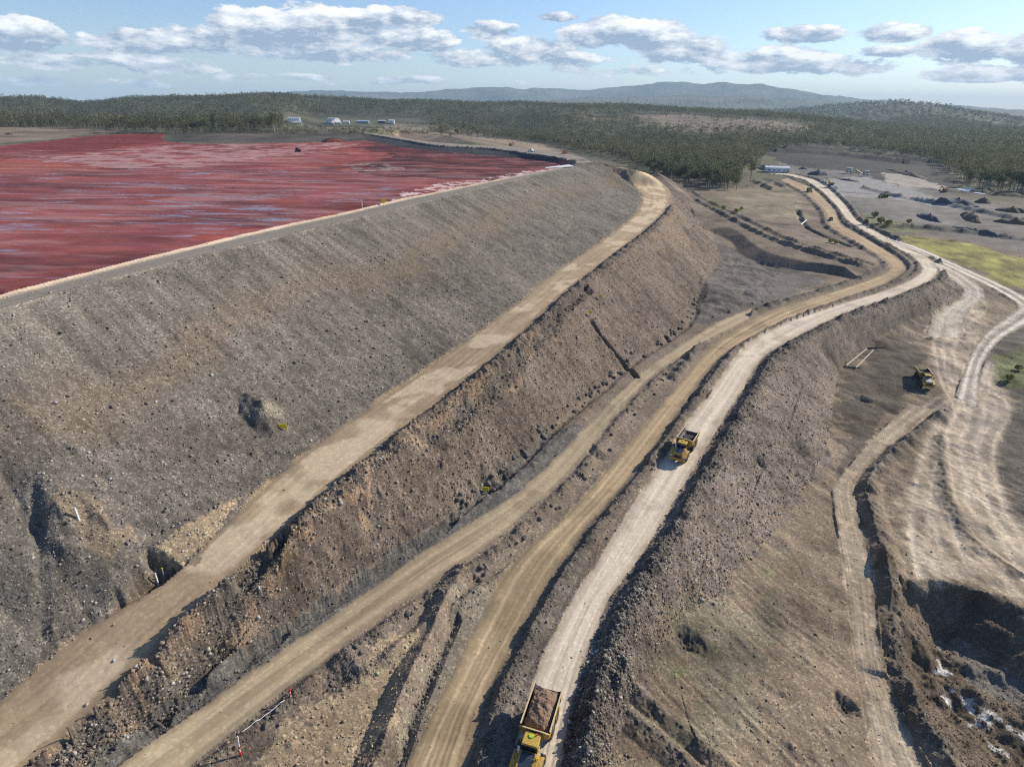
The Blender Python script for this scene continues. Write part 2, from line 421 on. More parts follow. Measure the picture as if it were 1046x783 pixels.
# small ridge pushed up along the lower-left slope
for k, (pts, z0, h) in enumerate(([[(618, 680), (650, 705), (700, 735), (760, 775), (800, 800)], -2.6, 1.0], [[(612, 700), (640, 728), (690, 760), (730, 790)], -2.8, .9],
                                   [[(600, 310), (575, 330), (560, 350)], 10, -1.2], [[(560, 352), (520, 392), (470, 430), (440, 455)], 9.0, -1.0], [[(320, 545), (262, 597), (200, 655), (150, 700)], 6.5, -1.2],
                                   [[(25, 783), (60, 745), (110, 715), (165, 672)], 6.6, -1.1],
                                   [[(700, 410), (745, 402), (760, 396)], -1, -.6], [[(960, 445), (965, 500), (985, 545), (1046, 590)], -9, .5], [[(795, 180), (770, 172), (740, 160)], -3, 2],
                                   [[(703, 318), (716, 300), (714, 287)], 0, -.8], [[(740, 196), (775, 192), (800, 187)], -2, 1.5], [[(770, 188), (788, 196)], -2, 2.], [[(782, 185), (800, 193)], -2, 2.], [[(815, 215), (823, 232), (845, 243), (870, 252)], 0, -2.0],
                                   [[(875, 236), (960, 240), (1046, 252)], -3, 1.6], [[(790, 160), (860, 162), (930, 170)], -3, 5.01], [[(800, 157), (880, 157), (950, 168)], -2, 5.01], [[(990, 200), (1046, 206)], -3, 2], [[(930, 196), (990, 202)], -3, 1.5], [[(880, 196), (920, 206), (985, 218), (1046, 232)], -3, 2.2], [[(845, 200), (900, 203), (960, 213)], -3, -2.0],
                                   )):
    l = catmull(PL(pts, z0), 2)
    if h > 5: berm(l, h, 14, 18, 30 + k, .25, .03, .1)
    else: berm(l, h, 1.6 * (1 + (h > 1.3)), 2.2 * (1 + (h > 1.3)), 30 + k, .5, .75, .2)

def inpoly(poly, warp=0.0, seed=0):
    """mask of grid vertices inside an XY polygon"""
    X, Y = GX, GY
    poly = np.asarray(poly)[:, :2]
    lo = poly.min(0) - warp * 2; hi = poly.max(0) + warp * 2
    bb = (X > lo[0]) & (X < hi[0]) & (Y > lo[1]) & (Y < hi[1])
    ii = np.nonzero(bb)
    x = X[ii]; y = Y[ii]
    if warp:
        k = 1.0 / (warp * 3)
        nx = fbm(x * k, y * k, 4, seed + 3, .65); ny = fbm(x * k, y * k, 4, seed + 8, .65)
        x = x + nx * warp * 2; y = y + ny * warp * 2
    c = np.zeros(x.shape, bool)
    n = len(poly); j = n - 1
    for i in range(n):
        xi, yi = poly[i]; xj, yj = poly[j]
        if yi != yj:
            c ^= ((yi > y) != (yj > y)) & (x < (xj - xi) * (y - yi) / (yj - yi) + xi)
        j = i
    out = np.zeros((NR, NA), bool)
    out[ii] = c
    return out

SLOPE = inpoly(np.vstack([S['crest_out'], S['back_out'][:3], S['toe'][::-1]]))
UP = inpoly(np.vstack([S['crest_out'], S['bench_in'][::-1]]))           # above the bench
MUD = inpoly(np.vstack([S['mud_near'], S['mud_back'], S['mud_far']]))
PIT = inpoly(np.vstack([S['pit_rim'], [[200, -20, 0]]])) & (GX > 20) & (GX < 220) & (GY < 130)
RSLOPE = inpoly(np.vstack([S['h2_r'][:kc + 3], S['r6_l'][::1], S['slope_toe'][::-1]]))
ONROAD = (np.abs(RTT) <= 1.0)
Z0 = Z.copy()
Z += BERM * (~ONROAD | (RID >= 8))

def G(px, py):
    """where the sight line of a photo pixel first meets the terrain"""
    d = ray(px, py); h = math.hypot(d[0], d[1]); a = math.atan2(d[0], d[1])
    j = np.searchsorted(AZ, a); j = min(max(j, 1), NA - 1)
    w = (a - AZ[j - 1]) / (AZ[j] - AZ[j - 1])
    col = Z[:, j - 1] * (1 - w) + Z[:, j] * w
    zr = H + RS * d[2] / h
    k = np.nonzero(col >= zr)[0]
    k = k[0] if len(k) else NR - 1
    k = max(k, 1)
    a0 = zr[k - 1] - col[k - 1]; a1 = col[k] - zr[k]
    q = a0 / (a0 + a1 + 1e-9)
    r = RS[k - 1] + (RS[k] - RS[k - 1]) * q
    return np.array([r * math.sin(a), r * math.cos(a), H + r * d[2] / h])

def zat(x, y):
    r = math.hypot(x, y); a = math.atan2(x, y)
    if a < -AZM: a += 2 * math.pi
    j = min(max(np.searchsorted(AZ, a), 1), NA - 1); i = min(max(np.searchsorted(RS, r), 1), NR - 1)
    u = (a - AZ[j - 1]) / (AZ[j] - AZ[j - 1]); v = (r - RS[i - 1]) / (RS[i] - RS[i - 1])
    return float((Z[i - 1, j - 1] * (1 - u) + Z[i - 1, j] * u) * (1 - v) + (Z[i, j - 1] * (1 - u) + Z[i, j] * u) * v)

def GP(l): return np.array([G(*a) for a in l])
def zone(l, warp=1.0, seed=0): return inpoly(GP(l), warp, seed)
EPS = 1e-6
NEAR = RS[:, None] < 1300
rr1 = np.broadcast_to(RS[:, None], (NR, NA))

# holes, mounds
def bump(px, py, rad, h, seed, power=1.0, sx=1.0):
    c = G(px, py)
    dx = GX - c[0]; dy = GY - c[1]
    d = np.hypot(dx / sx, dy) / rad
    m = d < 1.6
    q = d + np.where(m, 0.35 * fbm(GX / rad * 1.6, GY / rad * 1.6, 3, seed), 0)
    k = np.clip(1 - q, 0, 1) ** power
    Z[m] += (h * k * ~ONROAD)[m]
    return k
M1 = bump(270, 425, 3.8, 2.8, 51, 1.1)
def hole(l, depth, soft, warp, seed):
    m = zone(l, warp, seed).astype(np.float32); m0 = m.copy()
    for _ in range(5):
        m = (np.roll(m, 1, 0) + np.roll(m, -1, 0) + np.roll(m, 1, 1) + np.roll(m, -1, 1) + m) / 5
    Z[:] = Z - depth * m * (1 + .5 * fbm(GX / 1.5, GY / 1.5, 3, seed)) * ~ONROAD
    return m0
# excavated hollow and ramp end on the bench
PADW = zone([(151, 566), (201, 577), (213, 552), (247, 507), (214, 521)], 0.2, 61)
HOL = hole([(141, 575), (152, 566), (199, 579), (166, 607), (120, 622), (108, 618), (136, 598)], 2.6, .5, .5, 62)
EXC = bump(72, 540, 8.5, 3.0, 63, 1.3)
h3_ = bump(76, 527, 2.6, -1.5, 65)
gl = catmull(PL([(56, 545, 11), (50, 580, 10.5), (47, 610, 10), (36, 640, 9.5)]), 1.5)
BERM[:] = 0
berm(gl, -.35, .8, .8, 66, .5, .3)
berm(catmull(GP([(603, 326), (612, 341), (625, 357), (640, 375), (650, 386)]), 1.5), -1.9, 1.0, .7, 20, .1, .9)
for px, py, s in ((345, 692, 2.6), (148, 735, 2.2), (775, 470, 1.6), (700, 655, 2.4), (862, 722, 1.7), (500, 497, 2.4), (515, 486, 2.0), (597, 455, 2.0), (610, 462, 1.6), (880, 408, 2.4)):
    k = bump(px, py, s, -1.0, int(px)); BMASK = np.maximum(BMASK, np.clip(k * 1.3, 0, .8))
Z += BERM
# stockpile-like undulation in the lower right diggings
dig = zone([(905, 690), (912, 640), (925, 595), (975, 597), (1046, 620), (1120, 660), (1120, 800), (1000, 800), (940, 745)], 2, 70)
Z += dig * (1.6 * fbm(GX / 6, GY / 6, 5, 71, .6))
rightlow = (GX > 20) & (GY < 260) & (Z0 < -4)
Z += rightlow * ~ONROAD * (0.9 * fbm(GX / 9, GY / 9, 4, 72, .55))

# ------------------------------------------------------------------ surface relief
def sub(mask, f):
    i = np.nonzero(mask); Z[i] += f(GX[i], GY[i]).astype(np.float64)
natural = ~ONROAD & ~MUD & NEAR
rockA = np.where(UP, .62, np.where(SLOPE, 1.0, .6)).astype(np.float32)
i = np.nonzero(natural)
x, y = GX[i], GY[i]
rr = rr1[i]
fade = 1 / (1 + (rr / 400) ** 2)
wd, wv = worley(x / .7, y / .7, 5)
wd2, wv2 = worley(x / 2.3, y / 2.3, 15)
dz = 0.06 * fbm(x / .8, y / .8, 2, 81, .6) + 0.16 * fbm(x / 6, y / 6, 3, 82) + (wv > .72) * np.clip(.42 - wd, 0, 1) * .35 * wv + (wv2 > .95) * np.clip(.3 - wd2, 0, 1) * 1.2
# downslope furrows left by the dozers: coordinates across / down the dam
u = x * .41 + y * .912; v = x * .912 - y * .41
fur = SLOPE[i] * (0.10 * vnoise(u / 0.9, v / 4.0, 83) + .07 * vnoise(u / .5, v / 2.0, 84))
top = UP[i] * sstep(-68, -92, v) * (0.38 * vnoise(u / 3.2, v / 16, 85) + .22 * vnoise(u / 1.3, v / 9, 86))
lowrock = (SLOPE[i] & ~UP[i]) | RSLOPE[i]
dz = dz * rockA[i] * (1 + .7 * lowrock) + lowrock * ((wv > .45) * np.clip(.4 - wd, 0, 1) * .22) + fur + top + BMASK[i] * (0.5 * fbm(x / 1.2, y / 1.2, 3, 87, .6) + (wv > .5) * np.clip(.45 - wd, 0, 1) * .6)
Z[i] += dz * np.where(rr < 400, 1, fade)
# roads: wheel ruts
i = np.nonzero(ONROAD & NEAR & (RID < 8))
Z[i] += 0.05 * fbm(GX[i] / 2.2, GY[i] / 2.2, 3, 90) + 0.05 * vnoise(RTT[i] * 9, RSS[i] / 14, 91)
i = np.nonzero(ONROAD & ((RID == 7) | (RID == 5) | (RID == 6)))
Z[i] += 0.22 * fbm(GX[i] / 3, GY[i] / 3, 4, 92)
hum = zone([(705, 235), (755, 262), (800, 275), (790, 300), (720, 325), (705, 300)], 2, 93) & ~ONROAD
Z += hum * 1.0 * fbm(GX / 7, GY / 7, 4, 94, .6)
# mud: gently furrowed towards the far side and along its edge
i = np.nonzero(MUD)
mx, my = GX[i], GY[i]
edge_d = (mx * .912 - my * .41) - (S['mud_near'][:, 0] * .912 - S['mud_near'][:, 1] * .41).mean()
Z[i] += 0.12 * fbm(mx / 7, my / 3, 3, 95) + .8 * sstep(-13, -1, edge_d) * fbm(mx / 3, my / 3, 4, 96) + .5 * sstep(330, 420, my) * fbm(mx / 6, my / 6, 3, 97)
# far canopy relief beyond the modelled trees
i = np.nonzero(~NEAR & np.ones((1, NA), bool))
x, y = GX[i], GY[i]; rr = rr1[i]
cd, cv = worley(x / 26, y / 26, 101)
Z[i] += sstep(2600, 3400, rr) * (1 - sstep(7000, 9000, rr)) * (np.clip(.7 - cd, 0, 1) * 14 * (0.5 + cv))
Z[i] += sstep(6000, 8000, rr) * (40 * fbm(x / 500, y / 500, 4, 103, .6))

# ------------------------------------------------------------------ albedo
C = np.zeros((NR, NA, 3), np.float32)
WET = np.zeros((NR, NA), np.float32)
def c3(*a): return np.array(a, np.float32)
big = fbm(GX / 14, GY / 14, 4, 110); mid = fbm(GX / 3.5, GY / 3.5, 3, 111); fine = fbm(GX / .8, GY / .8, 2, 112)
def paint(mask, col, amt=1.0):
    if mask.dtype == bool: m = mask.astype(np.float32) * amt
    else: m = np.clip(mask, 0, 1) * amt
    i = np.nonzero(m > 0.004)
    w = m[i][:, None]
    cc = col[i] if isinstance(col, np.ndarray) and col.ndim == 3 else col
    C[i] = C[i] * (1 - w) + cc * w
def shade(col, k): return np.clip(col[None, None, :] * (1 + k)[:, :, None], .01, .9)

C[:] = shade(c3(.17, .135, .10), 0.5 * mid + 0.5 * big)
# far country: eucalypt forest floor, then canopy
fr = sstep(380, 700, rr1)
paint(fr, shade(c3(.105, .10, .06), 0.8 * fbm(GX / 60, GY / 60, 4, 113)))
cd, cv = worley(GX / 26, GY / 26, 101)
can = np.clip(c3(.070, .080, .042)[None, None] * (0.55 + .9 * cv)[:, :, None], 0, 1)
paint(sstep(1700, 2600, rr1), can)
dry = sstep(.12, .35, fbm(GX / 900, GY / 450, 4, 131))
paint(sstep(4500, 7000, rr1) * dry * .6, c3(.19, .14, .09))
# valley flats right of the dam
paint(zone([(690, 190), (770, 190), (800, 185), (830, 200), (850, 225), (870, 245), (905, 266), (900, 280), (840, 298), (740, 290), (715, 240)], 3, 120), shade(c3(.185, .145, .105), .6 * big + .5 * mid))
paint(zone([(745, 192), (800, 188), (822, 205), (822, 222), (780, 222), (745, 210)], 4, 121), shade(c3(.22, .185, .115), .6 * big + .5 * mid))
paint(zone([(700, 225), (735, 240), (760, 262), (800, 272), (850, 285), (780, 312), (700, 335), (715, 290)], 3, 122), shade(c3(.125, .11, .095), .6 * big + .5 * mid))
yard = zone([(790, 165), (830, 165), (880, 172), (940, 190), (1000, 205), (1060, 220), (1060, 262), (990, 245), (900, 225), (870, 212), (840, 190)], 5, 123)
paint(yard, shade(c3(.16, .145, .125), .6 * fbm(GX / 30, GY / 30, 4, 501, .6) + .5 * mid))
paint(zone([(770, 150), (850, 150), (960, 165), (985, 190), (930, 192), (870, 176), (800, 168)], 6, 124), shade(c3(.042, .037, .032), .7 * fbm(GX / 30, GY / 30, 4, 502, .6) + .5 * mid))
paint(zone([(900, 176), (935, 180), (964, 190), (962, 195), (930, 193), (905, 186)], 3, 125), shade(c3(.33, .29, .24), .5 * mid))
paint(zone([(835, 183), (880, 180), (930, 192), (1000, 215), (985, 215), (900, 202), (850, 200)], 3, 126), shade(c3(.27, .255, .235), .4 * mid))
paint(zone([(880, 236), (1046, 268), (1046, 292), (1010, 280), (955, 262), (915, 246)], 3, 127), shade(c3(.17, .15, .09), .7 * mid))
GRASS = zone([(906, 238), (935, 241), (965, 244), (995, 250), (1020, 258), (1070, 270), (1070, 300), (1046, 294), (1020, 288), (1000, 277), (962, 263), (925, 249)], 2.5, 128)
paint(GRASS, shade(c3(.235, .215, .06), 1.1 * fbm(GX / 6, GY / 6, 4, 129, .6)))
paint(zone([(880, 218), (905, 222), (940, 236), (900, 236), (876, 226)], 4, 130), shade(c3(.15, .15, .08), .8 * mid))
paint(zone([(720, 200), (735, 200), (740, 212), (725, 214)], 3, 132), c3(.12, .13, .05), .6)
# clearings in the forest
for l in ([(640, 118), (700, 117), (800, 125), (830, 130), (800, 137), (700, 135), (660, 128)], [(-40, 131), (60, 130), (130, 134), (80, 139), (20, 145), (-40, 149)], [(280, 131), (400, 126), (470, 130), (560, 148), (600, 160), (500, 148), (400, 134)], [(590, 118), (650, 118), (650, 122), (600, 122)]):
    paint(zone(l, 10, 133), shade(c3(.22, .17, .12), .7 * fbm(GX / 30, GY / 30, 4, 134)))
paint(zone([(168, 138.5), (190, 136.5), (366, 135), (376, 143), (340, 144.5), (280, 146), (200, 146.5), (168, 144)], 2, 135) & ~MUD, shade(c3(.085, .072, .058), .8 * fbm(GX / 25, GY / 25, 4, 504, .6)))
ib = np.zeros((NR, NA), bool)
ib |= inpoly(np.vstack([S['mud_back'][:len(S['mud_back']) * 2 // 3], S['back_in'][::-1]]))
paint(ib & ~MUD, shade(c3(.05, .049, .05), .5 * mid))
# lower right ground
RL = zone([(620, 783), (640, 700), (696, 623), (776, 560), (845, 470), (850, 420), (857, 380), (913, 334), (985, 310), (1060, 310), (1120, 400), (1120, 800), (800, 860), (620, 850)], 2.5, 140)
paint(RL, shade(c3(.20, .155, .105), .55 * big + .5 * mid))
paint(zone([(700, 640), (776, 580), (790, 640), (780, 700), (720, 760), (660, 740), (670, 680)], 4, 141), shade(c3(.18, .155, .105), .5 * big + .6 * mid))
paint(zone([(745, 565), (785, 555), (800, 575), (770, 600), (750, 600)], 3, 146) * sstep(0, .2, mid), c3(.12, .135, .05), .6)
paint(zone([(665, 650), (690, 650), (710, 690), (690, 700)], 2, 147) * sstep(0, .2, mid), c3(.11, .13, .05), .6)
paint(zone([(850, 390), (900, 350), (935, 340), (945, 400), (900, 430), (880, 470), (845, 500)], 4, 142), shade(c3(.11, .09, .068), .6 * big + .5 * mid))
paint(zone([(1010, 330), (1060, 320), (1120, 420), (1120, 560), (1046, 530), (1016, 480), (1015, 440), (1034, 410), (1008, 372)], 3, 143), shade(c3(.115, .10, .08), .6 * big + .5 * mid))
paint(zone([(1012, 362), (1060, 350), (1060, 395), (1030, 398), (1014, 385)], 2, 144), shade(c3(.13, .14, .055), .8 * mid))
paint(zone([(885, 560), (925, 600), (905, 690), (940, 745), (915, 720), (897, 655), (886, 600)], 2, 145), shade(c3(.15, .115, .075), .6 * mid))
def soft(m, n):
    m = m.astype(np.float32)
    for _ in range(n): m = (np.roll(m, 2, 0) + np.roll(m, -2, 0) + np.roll(m, 2, 1) + np.roll(m, -2, 1) + m) / 5
    return m
# dozer scrape marks across the lower ground
scr = vnoise((GX * .8 + GY * .6) / .55, (GX * .6 - GY * .8) / 7, 145) + .6 * vnoise((GX * .75 + GY * .66) / 1.3, (GX * .66 - GY * .75) / 16, 148)
scr = scr * sstep(-.25, .3, fbm(GX / 12, GY / 12, 3, 149))
C *= (1 + (.42 * scr * (RL & ~ONROAD))[:, :, None])
Z += .16 * scr * (RL & ~ONROAD & ~dig)
# pale bulldozed apron
apron = zone([(985, 306), (1010, 306), (1003, 330), (1000, 355), (1008, 372), (1034, 412), (1014, 450), (1017, 487), (1040, 534), (1060, 560), (1060, 622), (1000, 596), (940, 584), (927, 552), (923, 514), (930, 484), (950, 446), (973, 424), (975, 400), (955, 370), (955, 340), (962, 322)], 1.2, 150)
blot = sstep(-.3, .15, fbm(GX / 2.2, GY / 14, 5, 151, .62) + .5 * fbm(GX / 6, GY / 6, 3, 153))
paint(soft(apron, 4), shade(c3(.29, .23, .16), .5 * mid + .25 * fine))
paint(soft(apron, 2) * blot, shade(c3(.46, .375, .265), .45 * mid + .25 * fine))
paint(zone([(990, 395), (1034, 412), (1014, 450), (1000, 470), (985, 440)], 2, 152) * .7, shade(c3(.30, .25, .19), .3 * mid))
TRK = np.zeros((NR, NA), np.float32)
def track(px, w, z=-8.5, seed=0):
    l = catmull(PL(px, z), 2)
    def cb(i, j, v):
        t = v[:, 1]; s = v[:, 0]
        t = t + .25 * vnoise(s / 9, s * 0, 600 + seed)
        k = np.maximum(np.exp(-((t - .5) / .22) ** 2), np.exp(-((t + .5) / .22) ** 2)) * np.clip(.75 + .9 * vnoise(s / 7, t * 2, 610 + seed), 0, 1)
        TRK[i, j] = np.maximum(TRK[i, j], k)
    strip(offset(l, -w), offset(l, w), cb, len(l))
track([(990, 312), (965, 335), (960, 360), (972, 392), (985, 420)], 2.6, -7.6, 1)
track([(1004, 320), (978, 340), (968, 362), (978, 400), (962, 440), (945, 490), (940, 540), (950, 590)], 2.6, -8.2, 2)
track([(1005, 372), (992, 402), (978, 440), (966, 490), (966, 540), (985, 592)], 2.8, -8.6, 3)
track([(1006, 375), (1000, 410), (992, 450), (998, 500), (1020, 560), (1050, 610)], 2.8, -8.6, 4)
track([(985, 400), (950, 416), (915, 446), (882, 485)], 2.4, -8.8, 5)
track([(1010, 400), (1026, 415), (1008, 455), (1012, 500), (1046, 560)], 2.4, -8.6, 6)
paint(TRK * .7 * ~ONROAD, shade(c3(.60, .50, .37), .25 * mid))
Z -= .10 * TRK * ~ONROAD
# digging pit
paint(dig, shade(c3(.13, .10, .07), .6 * mid + .5 * big))
pf = zone([(958, 655), (966, 668), (975, 690), (1005, 715), (1040, 745), (1046, 775), (1020, 768), (985, 735), (962, 700)], 1.6, 155)
paint(pf * sstep(.02, .3, fbm(GX / 1.6, GY / 1.6, 5, 156, .7)), c3(.5, .49, .45))
paint(zone([(965, 650), (1000, 668), (1060, 705), (1060, 730), (1010, 712), (975, 680)], 1.5, 157), c3(.15, .14, .12), .8)

# embankment
rsw = inpoly(np.vstack([S['h2_r'][:kc + 3], S['r6_l'][::1], S['slope_toe'][::-1]]), 2.2, 503) & ~ONROAD
paint(rsw, shade(c3(.165, .133, .105), .45 * big + .6 * mid + .6 * fine))
paint(SLOPE & ~UP, shade(c3(.138, .108, .083), .4 * big + .5 * mid + .5 * fine))
uu = GX * .41 + GY * .912; vv = GX * .912 - GY * .41
paint(UP, shade(c3(.136, .120, .100), .35 * big + .35 * mid + .5 * fine + .14 * vnoise(uu / 1.5, vv / 9, 160)))
crestd = np.zeros((NR, NA), np.float32)
i = np.nonzero(UP)
cd_ = vv - np.interp(uu, (S['crest_out'][:, 0] * .41 + S['crest_out'][:, 1] * .912), (S['crest_out'][:, 0] * .912 - S['crest_out'][:, 1] * .41))
band = np.zeros((NR, NA), np.float32); band[i] = 1 - sstep(7, 17, (cd_ + 6 * big)[i])
paint(band * .75, shade(c3(.165, .148, .122), .5 * vnoise(uu / 1.4, vv / 10, 161) + .4 * mid))
bandt = np.zeros((NR, NA), np.float32); bandt[i] = np.exp(-((cd_ - 15 + 8 * big)[i] / 4) ** 2)
paint(bandt * .5, c3(.20, .15, .10))
tan = zone([(30, 783), (150, 690), (260, 590), (350, 505), (450, 425), (520, 372), (565, 330), (560, 345), (500, 410), (400, 490), (300, 590), (200, 680), (90, 783)], 2.5, 162)
paint(tan & ~UP, shade(c3(.27, .19, .12), .7 * mid + .4 * big), .8)
paint(zone([(685, 206), (706, 225), (700, 245), (672, 255), (650, 262), (668, 235)], 4, 163) & ~UP, c3(.22, .16, .11), .6)
paint(zone([(20, 520), (60, 500), (100, 505), (125, 545), (110, 560), (70, 555)], 2, 164) & UP, shade(c3(.21, .165, .11), .6 * mid), .7)
paint(zone([(255, 428), (268, 410), (292, 415), (290, 432)], .5, 165), shade(c3(.19, .17, .13), .5 * mid))
paint(zone([(0, 400), (40, 385), (40, 480), (60, 600), (30, 700), (-40, 720), (-80, 500)], 6, 166) & UP, shade(c3(.155, .14, .118), .5 * mid), .5)
# medians and gravel shoulders
med = zone([(611, 530), (700, 415), (764, 352), (806, 330), (796, 333), (736, 368), (658, 475), (567, 590), (527, 658), (475, 790), (520, 790), (547, 690), (584, 616)], .6, 170)
paint(med & ~ONROAD, shade(c3(.155, .132, .105), .5 * mid + .5 * fine))
sh = zone([(60, 812), (147, 738), (201, 697), (350, 597), (410, 558), (460, 525), (517, 481), (560, 440), (601, 434), (537, 499), (497, 526), (434, 564), (350, 624), (201, 727), (117, 788)], .5, 171)
paint(sh & ~ONROAD, shade(c3(.115, .107, .094), .5 * fine + .3 * mid))
flat = zone([(260, 790), (345, 705), (395, 655), (425, 640), (420, 670), (400, 715), (372, 783)], 1.2, 172)
paint(flat, shade(c3(.30, .23, .145), .3 * mid + .3 * big))
paint(zone([(475, 590), (510, 590), (460, 690), (415, 790), (388, 790), (430, 690)], 1.0, 173) & ~ONROAD, shade(c3(.21, .18, .13), .4 * mid))
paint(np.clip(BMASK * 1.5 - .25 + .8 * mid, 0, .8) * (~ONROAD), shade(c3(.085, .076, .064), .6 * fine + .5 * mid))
bt = catmull(PL([(0, 0, 0), (1, 1, 0)]), 5)

# roads
def roadcol(idn, base, edge, track, amp, warp=.12, tracks=((-.45, .16), (.45, .16)), wamp=.6):
    m = (RID == idn) & (rr1 < 1500)
    i = np.nonzero(m)
    t = RTT[i]; s = RSS[i]
    n1 = fbm(GX[i] / 3, GY[i] / 3, 4, idn + 200, .6)
    tt = np.abs(t) + warp * n1 * 2
    cov = 1 - sstep(.93, 1.08, tt)
    st = vnoise(t * 7, s / 30, idn + 210) + .6 * vnoise(t * 16, s / 22, idn + 211)
    k = amp * (st * 1.1 + .6 * fbm(GX[i] / 8, GY[i] / 8, 3, idn + 212))
    c = base[None] * (1 + k)[:, None]
    w = np.zeros_like(t)
    for a, b in tracks: w = np.maximum(w, np.exp(-((t - a + .10 * vnoise(s / 40, s * 0, idn + 5)) / b) ** 2))
    w = np.clip(w * (wamp + .8 * vnoise(s / 25, t * 2, idn + 220)), 0, 1)[:, None]
    c = c * (1 - w) + track[None] * w
    for q in range(4):
        cen = .55 * np.sin(s / (23 + 9 * q) + q * 2.1) + .3 * vnoise(s / 60, s * 0 + q, idn + 230)
        for off in (-.1, .1):
            wk = np.exp(-((t - cen - off) / .035) ** 2) * np.clip(.5 + vnoise(s / 18, s * 0 + q, idn + 240) * 1.6, 0, 1)
            c = c * (1 + (.22 if q % 2 else -.20) * wk[:, None])
    dmp = sstep(.12, .4, fbm(GX[i] / 9, GY[i] / 9, 4, idn + 250, .6))[:, None]
    c = c * (1 - .22 * dmp)
    e = sstep(.62, .98, tt)[:, None] * .8
    c = c * (1 - e) + edge[None] * e
    cv_ = cov[:, None]
    C[i] = C[i] * (1 - cv_) + np.clip(c, .01, .8) * cv_
roadcol(2, c3(.36, .285, .18), c3(.25, .20, .135), c3(.47, .38, .25), .3)
roadcol(5, c3(.36, .29, .20), c3(.23, .185, .13), c3(.45, .37, .265), .3, .3)
roadcol(6, c3(.50, .43, .33), c3(.30, .25, .18), c3(.70, .61, .48), .3, .2)
roadcol(7, c3(.31, .26, .20), c3(.22, .18, .135), c3(.74, .66, .53), .2, .1, ((-.5, .26), (.5, .26)), .95)
roadcol(3, c3(.36, .265, .155), c3(.21, .165, .105), c3(.54, .41, .255), .3, .1, ((-.42, .12), (.05, .08), (.5, .12)), .7)
roadcol(4, c3(.60, .51, .385), c3(.38, .31, .22), c3(.70, .615, .48), .26, .08, ((-.5, .2), (.3, .2)), .5)
# bench road with its spread clay patches
i = np.nonzero(RID == 1)
t = RTT[i]; s = RSS[i]
pat = sstep(-.02, .22, fbm(GX[i] / 7, GY[i] / 7, 3, 230) + .25 * vnoise(s / 9, np.floor((t + 1) * 1.6), 231)) * (np.abs(t + .05) < .8)
base = c3(.40, .30, .185)[None] * (1 + .28 * (vnoise(t * 9, s / 30, 232) + .6 * vnoise(t * 20, s / 16, 233)) + .25 * mid[i])[:, None]
c = base * (1 - pat[:, None] * .75) + c3(.64, .51, .34)[None] * pat[:, None] * .75
e = sstep(.7, 1.0, np.abs(t) + .3 * mid[i])[:, None] * .7
c = c * (1 - e) + c3(.24, .18, .115)[None] * e
cov = (1 - sstep(.95, 1.1, np.abs(t) + .2 * mid[i]))[:, None]
C[i] = C[i] * (1 - cov) + np.clip(c, .01, .8) * cov
# crest
i = np.nonzero((RID == 8) | (RID == 9))
t = RTT[i]
pale = (1 - sstep(-.82, -.68, t + .08 * mid[i]))[:, None]
c = c3(.24, .21, .17)[None] * (1 + .3 * vnoise(t * 6, RSS[i] / 40, 240))[:, None]
pc = np.where((RID[i] == 8)[:, None], c3(.66, .50, .36)[None], c3(.2, .17, .14)[None])
c = c * (1 - pale) + pc * pale
C[i] = c
i = np.nonzero(RID == 9); C[i] = c3(.26, .225, .185)[None] * (1 + .4 * mid[i])[:, None]
paint(PADW, shade(c3(.30, .232, .15), .3 * mid))
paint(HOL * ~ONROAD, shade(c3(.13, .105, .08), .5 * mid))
# red mud
i = np.nonzero(MUD)
mx, my = GX[i], GY[i]
st = fbm(mx / 22, my / 9, 5, 250, .6); st2 = fbm(mx / 60, my / 30, 3, 251)
col = c3(.225, .054, .042)[None] * (1 + .75 * st + .35 * st2 + .28 * fbm(mx / 9, my / 3.2, 3, 505, .55))[:, None]
far = sstep(250, 330, my + 60 * st2)
dist_n = np.clip(-edge_d, 0, 400)
def mz(l, warp, seed): return zone(l, warp, seed)[i].astype(np.float32)
pink = mz([(20, 158), (90, 160), (150, 148), (340, 145), (366, 147), (340, 155), (270, 162), (200, 170), (110, 172), (60, 168)], 12, 252)
pnz = sstep(-.3, .25, fbm(mx / 9, my / 9, 4, 253, .65))
col = col * (1 - (pink * pnz * .8)[:, None]) + c3(.42, .25, .24)[None] * (pink * pnz * .8)[:, None]
orange = mz([(-100, 168), (60, 164), (100, 172), (40, 176), (-100, 182)], 8, 254)
col = col * (1 - .5 * orange[:, None]) + c3(.33, .10, .06)[None] * .5 * orange[:, None]
dark = mz([(366, 146), (400, 148), (520, 161), (570, 166), (575, 172), (520, 182), (480, 186), (400, 180), (340, 172), (390, 160)], 14, 255)
dk = dark * (.45 + .5 * sstep(-.2, .2, fbm(mx / 14, my / 10, 4, 256, .6)))
col = col * (1 - dk[:, None]) + c3(.055, .012, .012)[None] * dk[:, None]
chk = mz([(340, 168), (390, 166), (410, 174), (350, 176)], 8, 257) * sstep(-.1, .2, fbm(mx / 5, my / 5, 4, 258, .7))
col = col * (1 - .7 * chk[:, None]) + c3(.30, .25, .22)[None] * .7 * chk[:, None]
front = mz([(-80, 160), (0, 152), (60, 142), (172, 136), (172, 143), (60, 158), (-80, 172)], 6, 259)
col = col * (1 - .7 * front[:, None]) + c3(.15, .026, .016)[None] * .7 * front[:, None]
cr2 = sstep(.02, .42, fbm(mx / 24, my / 5, 4, 506, .58) + .4 * st2) * (my < 420) * .28
col = col * (1 - cr2[:, None]) + c3(.52, .32, .30)[None] * cr2[:, None]
ed = sstep(9, 3, dist_n + 6 * st) * (my < 300)
col = col * (1 - .6 * ed[:, None]) + c3(.20, .035, .02)[None] * .6 * ed[:, None]
